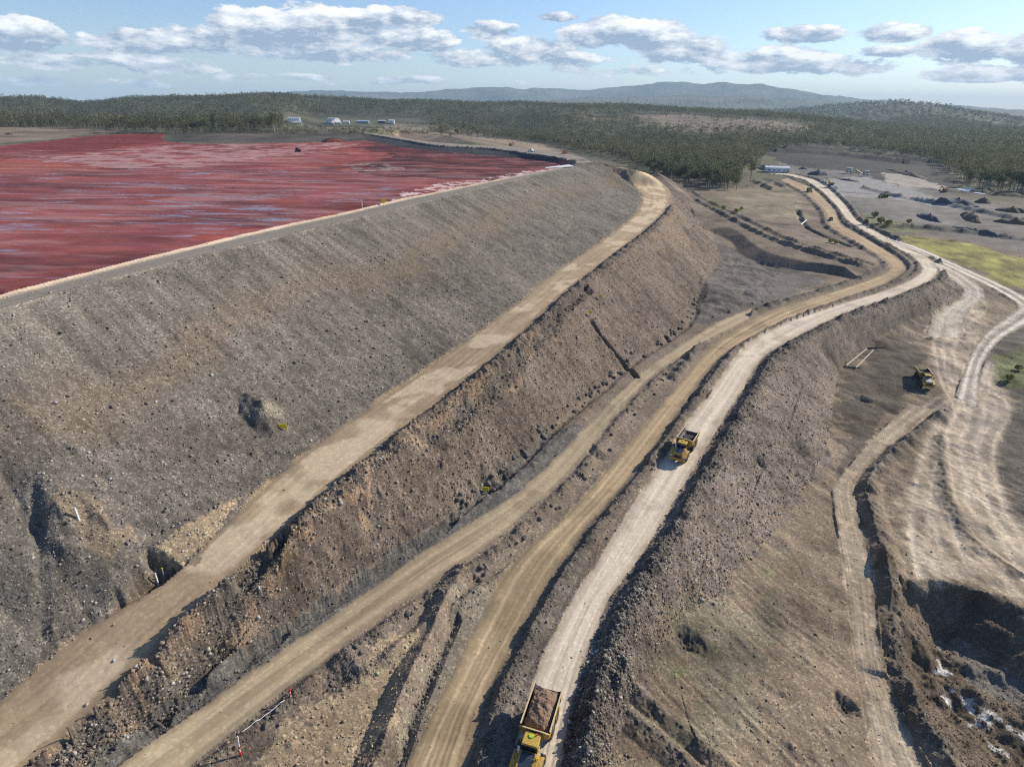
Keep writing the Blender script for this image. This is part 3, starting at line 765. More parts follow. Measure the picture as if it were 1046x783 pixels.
crust = mz([(400, 203), (430, 192), (480, 184), (520, 178), (560, 172), (575, 170), (520, 181.5), (460, 193), (405, 204)], 3, 260) * sstep(0.0, .15, fbm(mx / 2.6, my / 2.6, 4, 261, .7))
col = col * (1 - crust[:, None]) + c3(.62, .45, .42)[None] * crust[:, None]
C[i] = np.clip(col, .008, .8)
inter = mz([(-100, 178), (60, 174), (200, 172), (340, 170), (380, 178), (420, 190), (400, 202), (300, 226), (200, 248), (60, 288), (-100, 330)], 8, 262)
wst = sstep(.26, .44, fbm(mx / 15, my / 2.6, 5, 263, .6) + .35 * st2)
wst2 = sstep(-.1, .4, fbm(mx / 9, my / 3.0, 4, 264, .62))
WET[i] = np.clip(.10 + wst * .5 + .16 * wst2, 0, 1) * inter * (1 - ed) + .05
WET[np.nonzero(pf)] = 0.3
C = np.clip(C, .008, .85)
# ------------------------------------------------------------------ materials
def new_mat(name):
    m = bpy.data.materials.new(name); m.use_nodes = True
    return m, m.node_tree.nodes, m.node_tree.links, m.node_tree.nodes["Principled BSDF"]

def N(nodes, t, **kw):
    n = nodes.new(t)
    for k, v in kw.items():
        if k in n.inputs: n.inputs[k].default_value = v
        else: setattr(n, k, v)
    return n

def math_n(nt, op, a, b=None, c=None, clamp=False):
    n = nt.nodes.new('ShaderNodeMath'); n.operation = op; n.use_clamp = clamp
    for k, v in enumerate((a, b, c)):
        if v is None: continue
        if isinstance(v, (int, float)): n.inputs[k].default_value = v
        else: nt.links.new(v, n.inputs[k])
    return n.outputs[0]

def terrain_mat(name, amp=.5, bump=.5, stones=.5, rough=.95, cell=2.2):
    m, nd, ln, bs = new_mat(name)
    nt = m.node_tree
    at = N(nd, 'ShaderNodeAttribute', attribute_name='Col')
    tc = nd.new('ShaderNodeTexCoord')
    n1 = N(nd, 'ShaderNodeTexNoise', Scale=1.7, Detail=6.0, Roughness=.7); ln.new(tc.outputs['Object'], n1.inputs['Vector'])
    vo = N(nd, 'ShaderNodeTexVoronoi', Scale=cell); ln.new(tc.outputs['Object'], vo.inputs['Vector'])
    sp = nd.new('ShaderNodeSeparateColor'); ln.new(vo.outputs['Color'], sp.inputs[0])
    a = math_n(nt, 'MULTIPLY_ADD', n1.outputs['Fac'], 2 * amp, 1 - amp)
    p3 = math_n(nt, 'POWER', sp.outputs[0], 5.0)
    b = math_n(nt, 'MULTIPLY_ADD', p3, stones * 2.4, 1 - stones * .4)
    f = math_n(nt, 'MULTIPLY', a, b)
    mx = nd.new('ShaderNodeVectorMath'); mx.operation = 'SCALE'
    ln.new(at.outputs['Color'], mx.inputs[0]); ln.new(f, mx.inputs['Scale'])
    ln.new(mx.outputs[0], bs.inputs['Base Color'])
    bs.inputs['Roughness'].default_value = rough
    bs.inputs['Specular IOR Level'].default_value = 0.15
    hgt = math_n(nt, 'SUBTRACT', math_n(nt, 'MULTIPLY', n1.outputs['Fac'], .25), math_n(nt, 'MULTIPLY', vo.outputs['Distance'], stones * .35))
    bp = N(nd, 'ShaderNodeBump', Strength=1.0, Distance=bump); ln.new(hgt, bp.inputs['Height'])
    ln.new(bp.outputs[0], bs.inputs['Normal'])
    return m

def mud_mat():
    m, nd, ln, bs = new_mat('red_mud')
    nt = m.node_tree
    at = N(nd, 'ShaderNodeAttribute', attribute_name='Col'); we = N(nd, 'ShaderNodeAttribute', attribute_name='Wet')
    tc = nd.new('ShaderNodeTexCoord')
    mp = nd.new('ShaderNodeMapping'); mp.inputs['Scale'].default_value = (.35, 1.3, 1); ln.new(tc.outputs['Object'], mp.inputs['Vector'])
    n1 = N(nd, 'ShaderNodeTexNoise', Scale=1.0, Detail=5.0, Roughness=.65); ln.new(mp.outputs[0], n1.inputs['Vector'])
    f = math_n(nt, 'MULTIPLY_ADD', n1.outputs['Fac'], .9, .55)
    mx = nd.new('ShaderNodeVectorMath'); mx.operation = 'SCALE'
    ln.new(at.outputs['Color'], mx.inputs[0]); ln.new(f, mx.inputs['Scale']); ln.new(mx.outputs[0], bs.inputs['Base Color'])
    w2 = math_n(nt, 'MULTIPLY', we.outputs['Fac'], math_n(nt, 'MULTIPLY_ADD', n1.outputs['Fac'], 1.6, .25), clamp=True)
    ln.new(math_n(nt, 'MULTIPLY_ADD', w2, -.72, .80), bs.inputs['Roughness'])
    ln.new(math_n(nt, 'MULTIPLY_ADD', w2, .75, .08), bs.inputs['Specular IOR Level'])
    bp = N(nd, 'ShaderNodeBump', Distance=.25); ln.new(n1.outputs['Fac'], bp.inputs['Height'])
    ln.new(math_n(nt, 'MULTIPLY_ADD', w2, -.55, .6), bp.inputs['Strength']); ln.new(bp.outputs[0], bs.inputs['Normal'])
    return m

M_ground = terrain_mat('stony_ground', .5, .22, .35, cell=4.5)
M_rock = terrain_mat('rockfill', .55, .28, .42, cell=5.2)
M_road = terrain_mat('rolled_gravel', .22, .10, .10, cell=3.0)
M_dirt = terrain_mat('loose_dirt', .42, .30, .18, cell=2.4)
M_far = terrain_mat('far_country', .3, .2, .1)
M_mud = mud_mat()

# ------------------------------------------------------------------ terrain meshes: one grid, split along its own edges
CL = np.zeros((NR, NA), np.int16)
CL[SLOPE] = 1
CL[RSLOPE] = 2
CL[ONROAD & (rr1 < 1500)] = (RID + 10)[ONROAD & (rr1 < 1500)]
CL[MUD] = 3
CL[apron & ~ONROAD] = 4
CL[rr1 > 1500] = 5
CL[GRASS & ~ONROAD] = 6
CLASS = {0: ('ground', M_ground), 1: ('embankment', M_rock), 2: ('embankment_slope', M_rock), 3: ('red_mud_pond', M_mud), 4: ('dirt_apron', M_dirt), 5: ('hills', M_far), 6: ('grass', M_dirt),
         11: ('bench_road', M_road), 12: ('access_road', M_road), 13: ('haul_road', M_road), 14: ('haul_road', M_road), 15: ('dirt_track', M_dirt), 16: ('dirt_track', M_dirt), 17: ('dirt_track', M_dirt),
         18: ('crest_road', M_road), 19: ('crest_road', M_road)}

def np_mesh(name, verts, faces, mats, attrs=None, mat_idx=None, smooth=False):
    """verts (n,3), faces (m,k) with one k"""
    me = bpy.data.meshes.new(name)
    k = faces.shape[1]; nf = len(faces)
    me.vertices.add(len(verts)); me.vertices.foreach_set('co', np.ascontiguousarray(verts, np.float32).ravel())
    me.loops.add(nf * k); me.loops.foreach_set('vertex_index', np.ascontiguousarray(faces, np.int32).ravel())
    me.polygons.add(nf); me.polygons.foreach_set('loop_start', np.arange(0, nf * k, k, dtype=np.int32))
    if smooth: me.polygons.foreach_set('use_smooth', np.ones(nf, bool))
    for m in (mats if isinstance(mats, (list, tuple)) else [mats]): me.materials.append(m)
    if mat_idx is not None: me.polygons.foreach_set('material_index', np.ascontiguousarray(mat_idx, np.int32))
    me.update(calc_edges=True)
    for an, (typ, dat) in (attrs or {}).items():
        a = me.attributes.new(an, typ, 'POINT')
        a.data.foreach_set('color' if typ == 'FLOAT_COLOR' else 'value', np.ascontiguousarray(dat, np.float32).ravel())
    return me

def link(me, name, parent=None):
    o = bpy.data.objects.new(name, me); COL.objects.link(o)
    if parent is not None: o.parent = parent
    return o

idx = np.arange(NR * NA).reshape(NR, NA)
nxt = np.roll(idx, -1, axis=1)
Q = np.stack([idx[:-1], nxt[:-1], nxt[1:], idx[1:]], -1).reshape(-1, 4)[:, ::-1]
qc = CL[:-1].ravel()
allv = np.stack([GX, GY, Z], -1).reshape(-1, 3)
allc = np.concatenate([C.reshape(-1, 3), np.ones((NR * NA, 1), np.float32)], 1)
allw = WET.reshape(-1)
TERRAIN = {}
for c, (nm, mt) in CLASS.items():
    f = Q[qc == c]
    if not len(f): continue
    u_, inv = np.unique(f, return_inverse=True)
    me = np_mesh(nm, allv[u_], inv.reshape(-1, 4), mt, {'Col': ('FLOAT_COLOR', allc[u_]), 'Wet': ('FLOAT', allw[u_])}, smooth=(c in (3, 5)))
    o = link(me, nm); o['kind'] = 'stuff' if c == 6 else 'structure'
    if c == 6: o['label'] = 'yellow green grass strip beside the pale twin-wheel road'; o['category'] = 'grass'
    TERRAIN[c] = o
# cap under the camera
k0 = allv[:NA]
cv_ = np.vstack([k0, [[0, 0, float(k0[:, 2].mean())]]])
cf = np.stack([np.arange(NA), np.full(NA, NA), (np.arange(NA) + 1) % NA], -1)
me = np_mesh('ground', cv_, cf[:, ::-1], M_ground, {'Col': ('FLOAT_COLOR', np.tile(c3(.17, .135, .1, 1), (NA + 1, 1))), 'Wet': ('FLOAT', np.zeros(NA + 1))})
o = link(me, 'ground'); o['kind'] = 'structure'

# ------------------------------------------------------------------ world: Nishita sky with cumulus
w = bpy.data.worlds.new("World"); scene.world = w; w.use_nodes = True
nt = w.node_tree; nd = nt.nodes; ln = nt.links
bg = nd['Background']
sky = nd.new('ShaderNodeTexSky'); sky.sky_type = 'NISHITA'; sky.sun_disc = False
sky.sun_elevation = SUN_EL; sky.sun_rotation = SUN_AZ
sky.altitude = 200; sky.air_density = 1.0; sky.dust_density = 0.25; sky.ozone_density = 1.6
SKY_STR = 0.097
tc = nd.new('ShaderNodeTexCoord')
sx = nd.new('ShaderNodeSeparateXYZ'); ln.new(tc.outputs['Generated'], sx.inputs[0])
az = math_n(nt, 'ARCTAN2', sx.outputs[0], sx.outputs[1])
el = math_n(nt, 'ARCSINE', sx.outputs[2])
CLOUDS = [  # photo centre x, y, half width, half height, weight
    (22, 38, 40, 19, 1.0), (60, 60, 60, 10, .6), (140, 45, 52, 13, .8), (205, 40, 45, 14, .8), (150, 66, 80, 9, .55), (270, 30, 52, 22, 1.0), (330, 27, 62, 20, 1.1), (395, 17, 60, 10, 1.0), (420, 40, 42, 13, .9), (330, 54, 90, 10, .7), (280, 13, 50, 6, .6),
    (500, 31, 28, 9, .8), (490, 60, 60, 9, .6), (540, 50, 45, 12, .9), (572, 18, 20, 5, .7), (625, 34, 48, 15, 1.1), (670, 38, 36, 15, 1.0), (700, 52, 48, 14, .8), (580, 62, 60, 8, .5),
    (820, 36, 42, 9, 1.0), (800, 60, 58, 14, .9), (860, 66, 50, 11, .7), (915, 33, 38, 9, .9), (985, 50, 46, 17, 1.0), (1000, 74, 60, 9, .7), (1055, 55, 30, 25, .9), (900, 54, 40, 6, .5), (720, 70, 60, 6, .4),
    (-80, 50, 70, 20, .9), (1150, 50, 70, 20, .9), (640, 72, 90, 6, .35), (100, 84, 120, 6, .3), (380, 82, 160, 5, .3)]
acc = None
vert = None
for (px, py, hw, hh, wt) in CLOUDS:
    a0, e0 = az_el(px, py); wa = abs(az_el(px + hw, py)[0] - a0) * 1.3; he = abs(az_el(px, py - hh)[1] - e0) * 1.35
    du = math_n(nt, 'MULTIPLY_ADD', az, 1 / wa, -a0 / wa); dv = math_n(nt, 'MULTIPLY_ADD', el, 1 / he, -e0 / he)
    d2 = math_n(nt, 'ADD', math_n(nt, 'MULTIPLY', du, du), math_n(nt, 'MULTIPLY', dv, dv))
    k = math_n(nt, 'MULTIPLY', math_n(nt, 'SUBTRACT', 1.0, d2, clamp=True), wt)
    acc = k if acc is None else math_n(nt, 'MAXIMUM', acc, k)
    kv = math_n(nt, 'MULTIPLY', k, dv)
    vert = kv if vert is None else math_n(nt, 'ADD', vert, kv)
cx = nd.new('ShaderNodeCombineXYZ')
ln.new(az, cx.inputs[0]); ln.new(math_n(nt, 'MULTIPLY', el, 2.6), cx.inputs[1])
n1 = N(nd, 'ShaderNodeTexNoise', Scale=17.0, Detail=9.0, Roughness=.62); ln.new(cx.outputs[0], n1.inputs['Vector'])
# the same noise looked up a little towards the sun: the lit side of each puff
of = nd.new('ShaderNodeVectorMath'); of.operation = 'ADD'; ln.new(cx.outputs[0], of.inputs[0]); of.inputs[1].default_value = (.012, .022, 0)
n2_ = N(nd, 'ShaderNodeTexNoise', Scale=17.0, Detail=9.0, Roughness=.62); ln.new(of.outputs[0], n2_.inputs['Vector'])
dens = math_n(nt, 'ADD', acc, math_n(nt, 'MULTIPLY_ADD', n1.outputs['Fac'], 2.6, -1.42))
# wisps of thin cloud elsewhere
alpha = N(nd, 'ShaderNodeMapRange'); alpha.interpolation_type = 'SMOOTHSTEP'; alpha.inputs['From Min'].default_value = .02; alpha.inputs['From Max'].default_value = .30
ln.new(dens, alpha.inputs['Value'])
gated = math_n(nt, 'MULTIPLY', alpha.outputs[0], math_n(nt, 'MULTIPLY', acc, 6.0, clamp=True))
lit = math_n(nt, 'MULTIPLY', math_n(nt, 'SUBTRACT', n1.outputs['Fac'], n2_.outputs['Fac']), 3.4)
br = math_n(nt, 'ADD', math_n(nt, 'ADD', math_n(nt, 'MULTIPLY', vert, .95), lit), .36, clamp=True)
ramp = nd.new('ShaderNodeMix'); ramp.data_type = 'RGBA'
ramp.inputs['A'].default_value = (.24, .31, .42, 1); ramp.inputs['B'].default_value = (.88, .87, .86, 1)
ln.new(br, ramp.inputs['Factor'])
sc_ = nd.new('ShaderNodeVectorMath'); sc_.operation = 'SCALE'; sc_.inputs['Scale'].default_value = SKY_STR
tint = nd.new('ShaderNodeVectorMath'); tint.operation = 'MULTIPLY'; tint.inputs[1].default_value = (.86, .935, 1.13)
ln.new(sky.outputs[0], tint.inputs[0]); ln.new(tint.outputs[0], sc_.inputs[0])
mixc = nd.new('ShaderNodeMix'); mixc.data_type = 'RGBA'
ln.new(math_n(nt, 'MULTIPLY', gated, .92), mixc.inputs['Factor']); ln.new(sc_.outputs[0], mixc.inputs['A']); ln.new(ramp.outputs['Result'], mixc.inputs['B'])
ln.new(mixc.outputs['Result'], bg.inputs['Color'])
bg.inputs['Strength'].default_value = 1.0
try:
    w.cycles.sampling_method = 'MANUAL'; w.cycles.sample_map_resolution = 512
except Exception: pass

# ------------------------------------------------------------------ haze
def box_mesh(name, lo, hi, mat):
    v = np.array([(x, y, z) for z in (lo[2], hi[2]) for y in (lo[1], hi[1]) for x in (lo[0], hi[0])], float)
    f = np.array([(0, 2, 3, 1), (4, 5, 7, 6), (0, 1, 5, 4), (2, 6, 7, 3), (0, 4, 6, 2), (1, 3, 7, 5)])
    return np_mesh(name, v, f, mat)
mh = bpy.data.materials.new('haze'); mh.use_nodes = True
hn = mh.node_tree.nodes; hn.clear()
ho = hn.new('ShaderNodeOutputMaterial'); hv = hn.new('ShaderNodeVolumePrincipled')
hv.inputs['Color'].default_value = (.56, .79, 1.0, 1); hv.inputs['Density'].default_value = 7.0e-5; hv.inputs['Anisotropy'].default_value = .0
mh.node_tree.links.new(hv.outputs[0], ho.inputs['Volume'])
EXT = RS[-1] + 50
hz = link(box_mesh('haze', (-EXT, -EXT, float(Z.min()) - 1.5), (EXT, EXT, float(Z.max()) + 25), mh), 'haze')
hz['kind'] = 'stuff'; hz['label'] = 'thin bluish haze over the far forest and mountains'; hz['category'] = 'haze'
# ------------------------------------------------------------------ helpers for things
def tag(o, label=None, cat=None, group=None, kind=None):
    if label: o['label'] = label
    if cat: o['category'] = cat
    if group: o['group'] = group
    if kind: o['kind'] = kind
    return o

def empty(name, loc, rz=0.0, label=None, cat=None, group=None):
    o = bpy.data.objects.new(name, None); COL.objects.link(o)
    o.location = Vector(loc); o.rotation_euler = (0, 0, rz); o.empty_display_size = .5
    return tag(o, label, cat, group)

KIDS = {}
def kids(o):
    return [c for c in bpy.data.objects if c.parent is o]

def copy_tree(o, parent=None, tree=None):
    c = o.copy(); COL.objects.link(c); c.parent = parent
    for ch, sub_ in (tree if tree is not None else tree_of(o)):
        copy_tree(ch, c, sub_)
    return c
def tree_of(o):
    return [(ch, tree_of(ch)) for ch in o.children]

def mat(name, col, rough=.6, metal=0.0, spec=.4, dirt=0.0, dcol=(.20, .15, .10), bump=0.0, scale=3.0):
    m, nd, ln, bs = new_mat(name)
    bs.inputs['Roughness'].default_value = rough; bs.inputs['Metallic'].default_value = metal
    bs.inputs['Specular IOR Level'].default_value = spec
    tc = nd.new('ShaderNodeTexCoord')
    n1 = N(nd, 'ShaderNodeTexNoise', Scale=scale, Detail=5.0, Roughness=.65); ln.new(tc.outputs['Object'], n1.inputs['Vector'])
    mx = nd.new('ShaderNodeMix'); mx.data_type = 'RGBA'
    mx.inputs['A'].default_value = (*col, 1)
    mx.inputs['B'].default_value = (*(dcol if dirt else tuple(c * .75 for c in col)), 1)
    mr = N(nd, 'ShaderNodeMapRange'); mr.inputs['From Min'].default_value = .42; mr.inputs['From Max'].default_value = .72
    mr.inputs['To Max'].default_value = dirt if dirt else .5
    ln.new(n1.outputs['Fac'], mr.inputs['Value']); ln.new(mr.outputs[0], mx.inputs['Factor'])
    ln.new(mx.outputs['Result'], bs.inputs['Base Color'])
    if bump:
        bp = N(nd, 'ShaderNodeBump', Strength=.6, Distance=bump); ln.new(n1.outputs['Fac'], bp.inputs['Height']); ln.new(bp.outputs[0], bs.inputs['Normal'])
    return m

def attr_mat(name, rough=.9, amp=.4, scale=2.0, attr='Col', spec=.15):
    m, nd, ln, bs = new_mat(name)
    at = N(nd, 'ShaderNodeAttribute', attribute_name=attr)
    tc = nd.new('ShaderNodeTexCoord')
    n1 = N(nd, 'ShaderNodeTexNoise', Scale=scale, Detail=4.0); ln.new(tc.outputs['Object'], n1.inputs['Vector'])
    f = math_n(m.node_tree, 'MULTIPLY_ADD', n1.outputs['Fac'], 2 * amp, 1 - amp)
    mx = nd.new('ShaderNodeVectorMath'); mx.operation = 'SCALE'
    ln.new(at.outputs['Color'], mx.inputs[0]); ln.new(f, mx.inputs['Scale']); ln.new(mx.outputs[0], bs.inputs['Base Color'])
    bs.inputs['Roughness'].default_value = rough; bs.inputs['Specular IOR Level'].default_value = spec
    return m

class MB:
    def __init__(s): s.v = []; s.f = []
    def add(s, vs, fs):
        o = len(s.v); s.v += [tuple(v) for v in vs]; s.f += [tuple(i + o for i in f) for f in fs]; return s
    def box(s, x0, x1, y0, y1, z0, z1, tx=0, ty=0, sy=0):
        """tx, ty: how much the top is drawn in; sy: top shifted along y"""
        return s.add([(x0, y0, z0), (x1, y0, z0), (x1, y1, z0), (x0, y1, z0), (x0 + tx, y0 + ty + sy, z1), (x1 - tx, y0 + ty + sy, z1), (x1 - tx, y1 - ty + sy, z1), (x0 + tx, y1 - ty + sy, z1)],
                     [(3, 2, 1, 0), (4, 5, 6, 7), (0, 1, 5, 4), (1, 2, 6, 5), (2, 3, 7, 6), (3, 0, 4, 7)])
    def prism(s, prof, x0, x1, axis='x'):
        """profile (a, b) extruded; axis x: (y, z); axis y: (x, z); axis z: (x, y)"""
        n = len(prof)
        def pt(a, b, c): return {'x': (c, a, b), 'y': (a, c, b), 'z': (a, b, c)}[axis]
        vs = [pt(a, b, x0) for a, b in prof] + [pt(a, b, x1) for a, b in prof]
        fs = [tuple(range(n))[::-1], tuple(range(n, 2 * n))] + [(i, (i + 1) % n, n + (i + 1) % n, n + i) for i in range(n)]
        return s.add(vs, fs)
    def tube(s, a, b, r0, r1=None, n=8, cap=True):
        a = Vector(a); b = Vector(b); r1 = r0 if r1 is None else r1
        d = (b - a).normalized(); u = d.orthogonal().normalized(); w_ = d.cross(u)
        vs = [a + (u * math.cos(t) + w_ * math.sin(t)) * r0 for t in [2 * math.pi * i / n for i in range(n)]] + \
             [b + (u * math.cos(t) + w_ * math.sin(t)) * r1 for t in [2 * math.pi * i / n for i in range(n)]]
        fs = [(i, (i + 1) % n, n + (i + 1) % n, n + i) for i in range(n)]
        if cap: fs += [tuple(range(n))[::-1], tuple(range(n, 2 * n))]
        return s.add(vs, fs)
    def lathe_x(s, prof, cx=0, n=20):
        """rings (x, radius) about the x axis"""
        vs = []; fs = []
        for x, r in prof:
            vs += [(cx + x, r * math.cos(2 * math.pi * i / n), r * math.sin(2 * math.pi * i / n)) for i in range(n)]
        for k in range(len(prof) - 1):
            fs += [(k * n + i, k * n + (i + 1) % n, (k + 1) * n + (i + 1) % n, (k + 1) * n + i) for i in range(n)]
        fs += [tuple(range(n))[::-1], tuple(range((len(prof) - 1) * n, len(prof) * n))]
        return s.add(vs, fs)
    def build(s, name, m, parent=None, bevel=0.0, smooth=False, loc=None):
        import bmesh
        me = bpy.data.meshes.new(name)
        me.from_pydata(s.v, [], s.f); me.update()
        bm = bmesh.new(); bm.from_mesh(me)
        bmesh.ops.recalc_face_normals(bm, faces=bm.faces)
        if bevel:
            es = [e for e in bm.edges if len(e.link_faces) == 2 and e.calc_face_angle(0) > .6]
            bmesh.ops.bevel(bm, geom=es, offset=bevel, segments=2, affect='EDGES', clamp_overlap=True)
        bm.to_mesh(me); bm.free()
        if smooth:
            for p in me.polygons: p.use_smooth = True
        me.materials.append(m)
        o = link(me, name, parent)
        if loc is not None: o.location = loc
        return o

# ------------------------------------------------------------------ materials of things
Y_paint = mat('yellow_paint', (.54, .345, .045), .55, dirt=.8, dcol=(.30, .22, .13), scale=2.6)
Y_dark = mat('worn_yellow_steel', (.46, .29, .045), .55, dirt=.7, dcol=(.22, .15, .09), scale=2.5)
K_steel = mat('dark_steel', (.035, .034, .033), .55, dirt=.4, dcol=(.12, .10, .075))
Bed_in = mat('scoured_bed_steel', (.03, .028, .026), .7, dirt=.35, dcol=(.09, .07, .05))
Rim_worn = mat('worn_rim_steel', (.62, .50, .30), .45, dirt=.3)
Tyre = mat('dusty_tyre_rubber', (.03, .029, .028), .9, dirt=.7, dcol=(.14, .115, .09), scale=4)
Glass = mat('tinted_glass', (.015, .02, .025), .06, spec=.9)
Hood_dk = mat('dark_hood_panel', (.05, .06, .075), .28, spec=.7)
Pale_and_refl = mat('pale_parts_and_hood_reflection', (.62, .63, .64), .4)  # sky reflection painted white-grey on a bonnet; plain pale colour on other parts
Lamp = mat('lamp_lens', (.75, .75, .72), .15, spec=.8)
Green = mat('lime_beacon', (.45, .55, .05), .4)
Soil_m = mat('loaded_soil', (.25, .165, .105), .95, dirt=.8, dcol=(.13, .085, .056), bump=.25, scale=2.6)
White_m = mat('white_cladding', (.72, .73, .74), .5, dirt=.2)
Grey_m = mat('grey_cladding', (.34, .37, .41), .5)
Blue_m = mat('pale_blue_roof', (.42, .50, .62), .45)
Red_m = mat('red_machine_paint', (.42, .075, .03), .5, dirt=.4)
Orange_m = mat('orange_paint', (.55, .16, .03), .5, dirt=.4)
Wood_m = mat('weathered_wood', (.42, .36, .29), .85, dirt=.3)
DkWood_m = mat('dark_timber', (.07, .06, .05), .9)
Pipe_m = mat('white_pipe', (.78, .78, .76), .4)
Sign_y = mat('yellow_marker', (.80, .62, .02), .5)
Sign_r = mat('red_band', (.60, .02, .02), .5)
Conc = mat('pale_concrete', (.5, .47, .43), .85)
Rust = mat('rusty_steel', (.20, .09, .05), .8, dirt=.5)

# ------------------------------------------------------------------ articulated dump truck (x right, y forward)
def dump_truck(hood_mat, label, group):
    t = empty('dump_truck', (0, 0, 0), 0, label, 'dump truck', group)
    MB().box(-.62, .62, .7, 4.9, .95, 1.45).box(-.9, .9, 4.2, 5.0, .8, 1.3).build('front_frame', K_steel, t, .03)
    MB().box(-.6, .6, -5.1, .3, 1.05, 1.55).box(-1.0, 1.0, -1.9, -1.5, .8, 1.1).box(-1.0, 1.0, -3.8, -3.4, .8, 1.1).box(-1.0, 1.0, 3.0, 3.4, .8, 1.1).build('rear_frame', K_steel, t, .03)
    MB().tube((0, .5, .8), (0, .5, 1.75), .38, .38, 12).tube((0, .2, 1.2), (0, .9, 1.2), .3, .3, 10).build('hitch', K_steel, t)
    for y in (3.2, -1.7, -3.65):
        for sx_ in (-1, 1):
            n = 22; R_ = .96
            w_ = MB().lathe_x([(-.38, .62), (-.39, .78), (-.35, .91), (-.26, R_), (.26, R_), (.35, .91), (.39, .78), (.38, .62)], 0, n)
            for k in range(n):  # tread lugs
                a = 2 * math.pi * k / n; c_, s_ = math.cos(a), math.sin(a)
                sgn = 1 if k % 2 else -1
                x0, x1 = (-.34, .04) if sgn < 0 else (-.04, .34)
                vs = [(x, (r * c_ - q * s_), (r * s_ + q * c_)) for x in (x0, x1) for q in (-.055, .055) for r in (.94, 1.0)]
                w_.add(vs, [(0, 1, 3, 2), (4, 6, 7, 5), (0, 4, 5, 1), (2, 3, 7, 6), (1, 5, 7, 3), (0, 2, 6, 4)])
            wh = w_.build('wheel', Tyre, t, loc=(sx_ * 1.31, y, 1.0))
            MB().lathe_x([(sx_ * .20, .60), (sx_ * .37, .60), (sx_ * .38, .54), (sx_ * .26, .46), (sx_ * .24, .24), (sx_ * .36, .2), (sx_ * .37, .05)], 0, 16).build('rim', Y_dark, wh)
    # dump body: shell with sloping sides, headboard and rising tail
    th = .10
    out_p = [(-1.15, 1.62), (1.15, 1.62), (1.70, 2.25), (1.70, 3.18), (-1.70, 3.18), (-1.70, 2.25)]
    st = [(-5.75, .55, 3.02), (-4.9, .12, 3.06), (-3.2, .0, 3.12), (-1.0, 0, 3.18), (.2, 0, 3.3)]  # y, floor lift, rim height
    def ring(y, lift, top, d):
        return [(-1.70 + d, y, top), (-1.70 + d, y, 2.25 + lift * .6), (-1.15 + d * .5, y, 1.62 + lift + d), (1.15 - d * .5, y, 1.62 + lift + d), (1.70 - d, y, 2.25 + lift * .6), (1.70 - d, y, top)]
    b = MB(); rings_o = [ring(y, l, tp, 0) for y, l, tp in st]; rings_i = [ring(min(y, .08), l, tp, th) for y, l, tp in st]
    vs = [p for r in rings_o for p in r] + [p for r in rings_i for p in r]; fs = []
    no = len(st)
    for k in range(no - 1):
        for q in range(5):
            fs.append((k * 6 + q, k * 6 + q + 1, (k + 1) * 6 + q + 1, (k + 1) * 6 + q))
            o2 = no * 6
            fs.append((o2 + k * 6 + q, o2 + (k + 1) * 6 + q, o2 + (k + 1) * 6 + q + 1, o2 + k * 6 + q + 1))
        for e in (0, 5):
            fs.append((k * 6 + e, (k + 1) * 6 + e, no * 6 + (k + 1) * 6 + e, no * 6 + k * 6 + e))
    for q in range(5):
        fs.append((q, q + 1, no * 6 + q + 1, no * 6 + q))
    body = MB().add(vs, fs).build('dump_body', Bed_in, t)
    # outside skin in yellow, stiffening ribs
    sk = MB()
    for sx_ in (-1, 1):
        for y in (-4.6, -3.4, -2.2, -1.0):
            sk.box(sx_ * 1.74 - .05, sx_ * 1.74 + .05, y - .12, y + .12, 2.25, 3.05)
        sk.add([(sx_ * 1.712, -5.7, 2.6), (sx_ * 1.712, .2, 2.26), (sx_ * 1.712, .2, 3.2), (sx_ * 1.712, -5.7, 3.0)], [(0, 1, 2, 3)])
        sk.add([(sx_ * 1.165, -4.8, 1.74), (sx_ * 1.165, .2, 1.61), (sx_ * 1.712, .2, 2.25), (sx_ * 1.712, -4.8, 2.33)], [(0, 1, 2, 3)])
    sk.build('side_panel', Y_dark, body)
    hb = MB().add([(-1.15, .22, 1.62), (1.15, .22, 1.62), (1.72, .3, 2.25), (1.72, .62, 3.35), (1.3, .85, 3.62), (-1.3, .85, 3.62), (-1.72, .62, 3.35), (-1.72, .3, 2.25),
                   (-1.15, .12, 1.62), (1.15, .12, 1.62), (1.72, .18, 2.25), (1.72, .5, 3.35), (1.3, .72, 3.62), (-1.3, .72, 3.62), (-1.72, .5, 3.35), (-1.72, .18, 2.25)],
                  [tuple(range(8)), tuple(range(8, 16))[::-1]] + [(i, (i + 1) % 8, 8 + (i + 1) % 8, 8 + i) for i in range(8)])
    for x in (-.9, 0, .9): hb.box(x - .07, x + .07, .3, .48, 1.7, 3.1, 0, 0, .28)
    hb.build('headboard', Y_dark, t)
    rm = MB()
    for sx_ in (-1, 1):
        rm.add([(sx_ * 1.76, -5.78, 3.03), (sx_ * 1.60, -5.78, 3.03), (sx_ * 1.60, .3, 3.31), (sx_ * 1.76, .3, 3.31), (sx_ * 1.76, -5.78, 3.12), (sx_ * 1.60, -5.78, 3.12), (sx_ * 1.60, .3, 3.40), (sx_ * 1.76, .3, 3.40)],
               [(3, 2, 1, 0), (4, 5, 6, 7), (0, 1, 5, 4), (1, 2, 6, 5), (2, 3, 7, 6), (3, 0, 4, 7)])
    rm.box(-1.3, 1.3, .70, .87, 3.60, 3.70)
    rm.build('top_rail', Rim_worn, t, .02)
    for sx_ in (-1, 1):
        MB().tube((sx_ * .8, .2, 1.5), (sx_ * 1.0, -1.6, 2.3), .11, .08, 8).build('hoist_ram', K_steel, t)
    # cab
    cb = MB().box(-.88, .88, .98, 2.55, 1.5, 2.35).build('cab', Y_paint, t, .05)
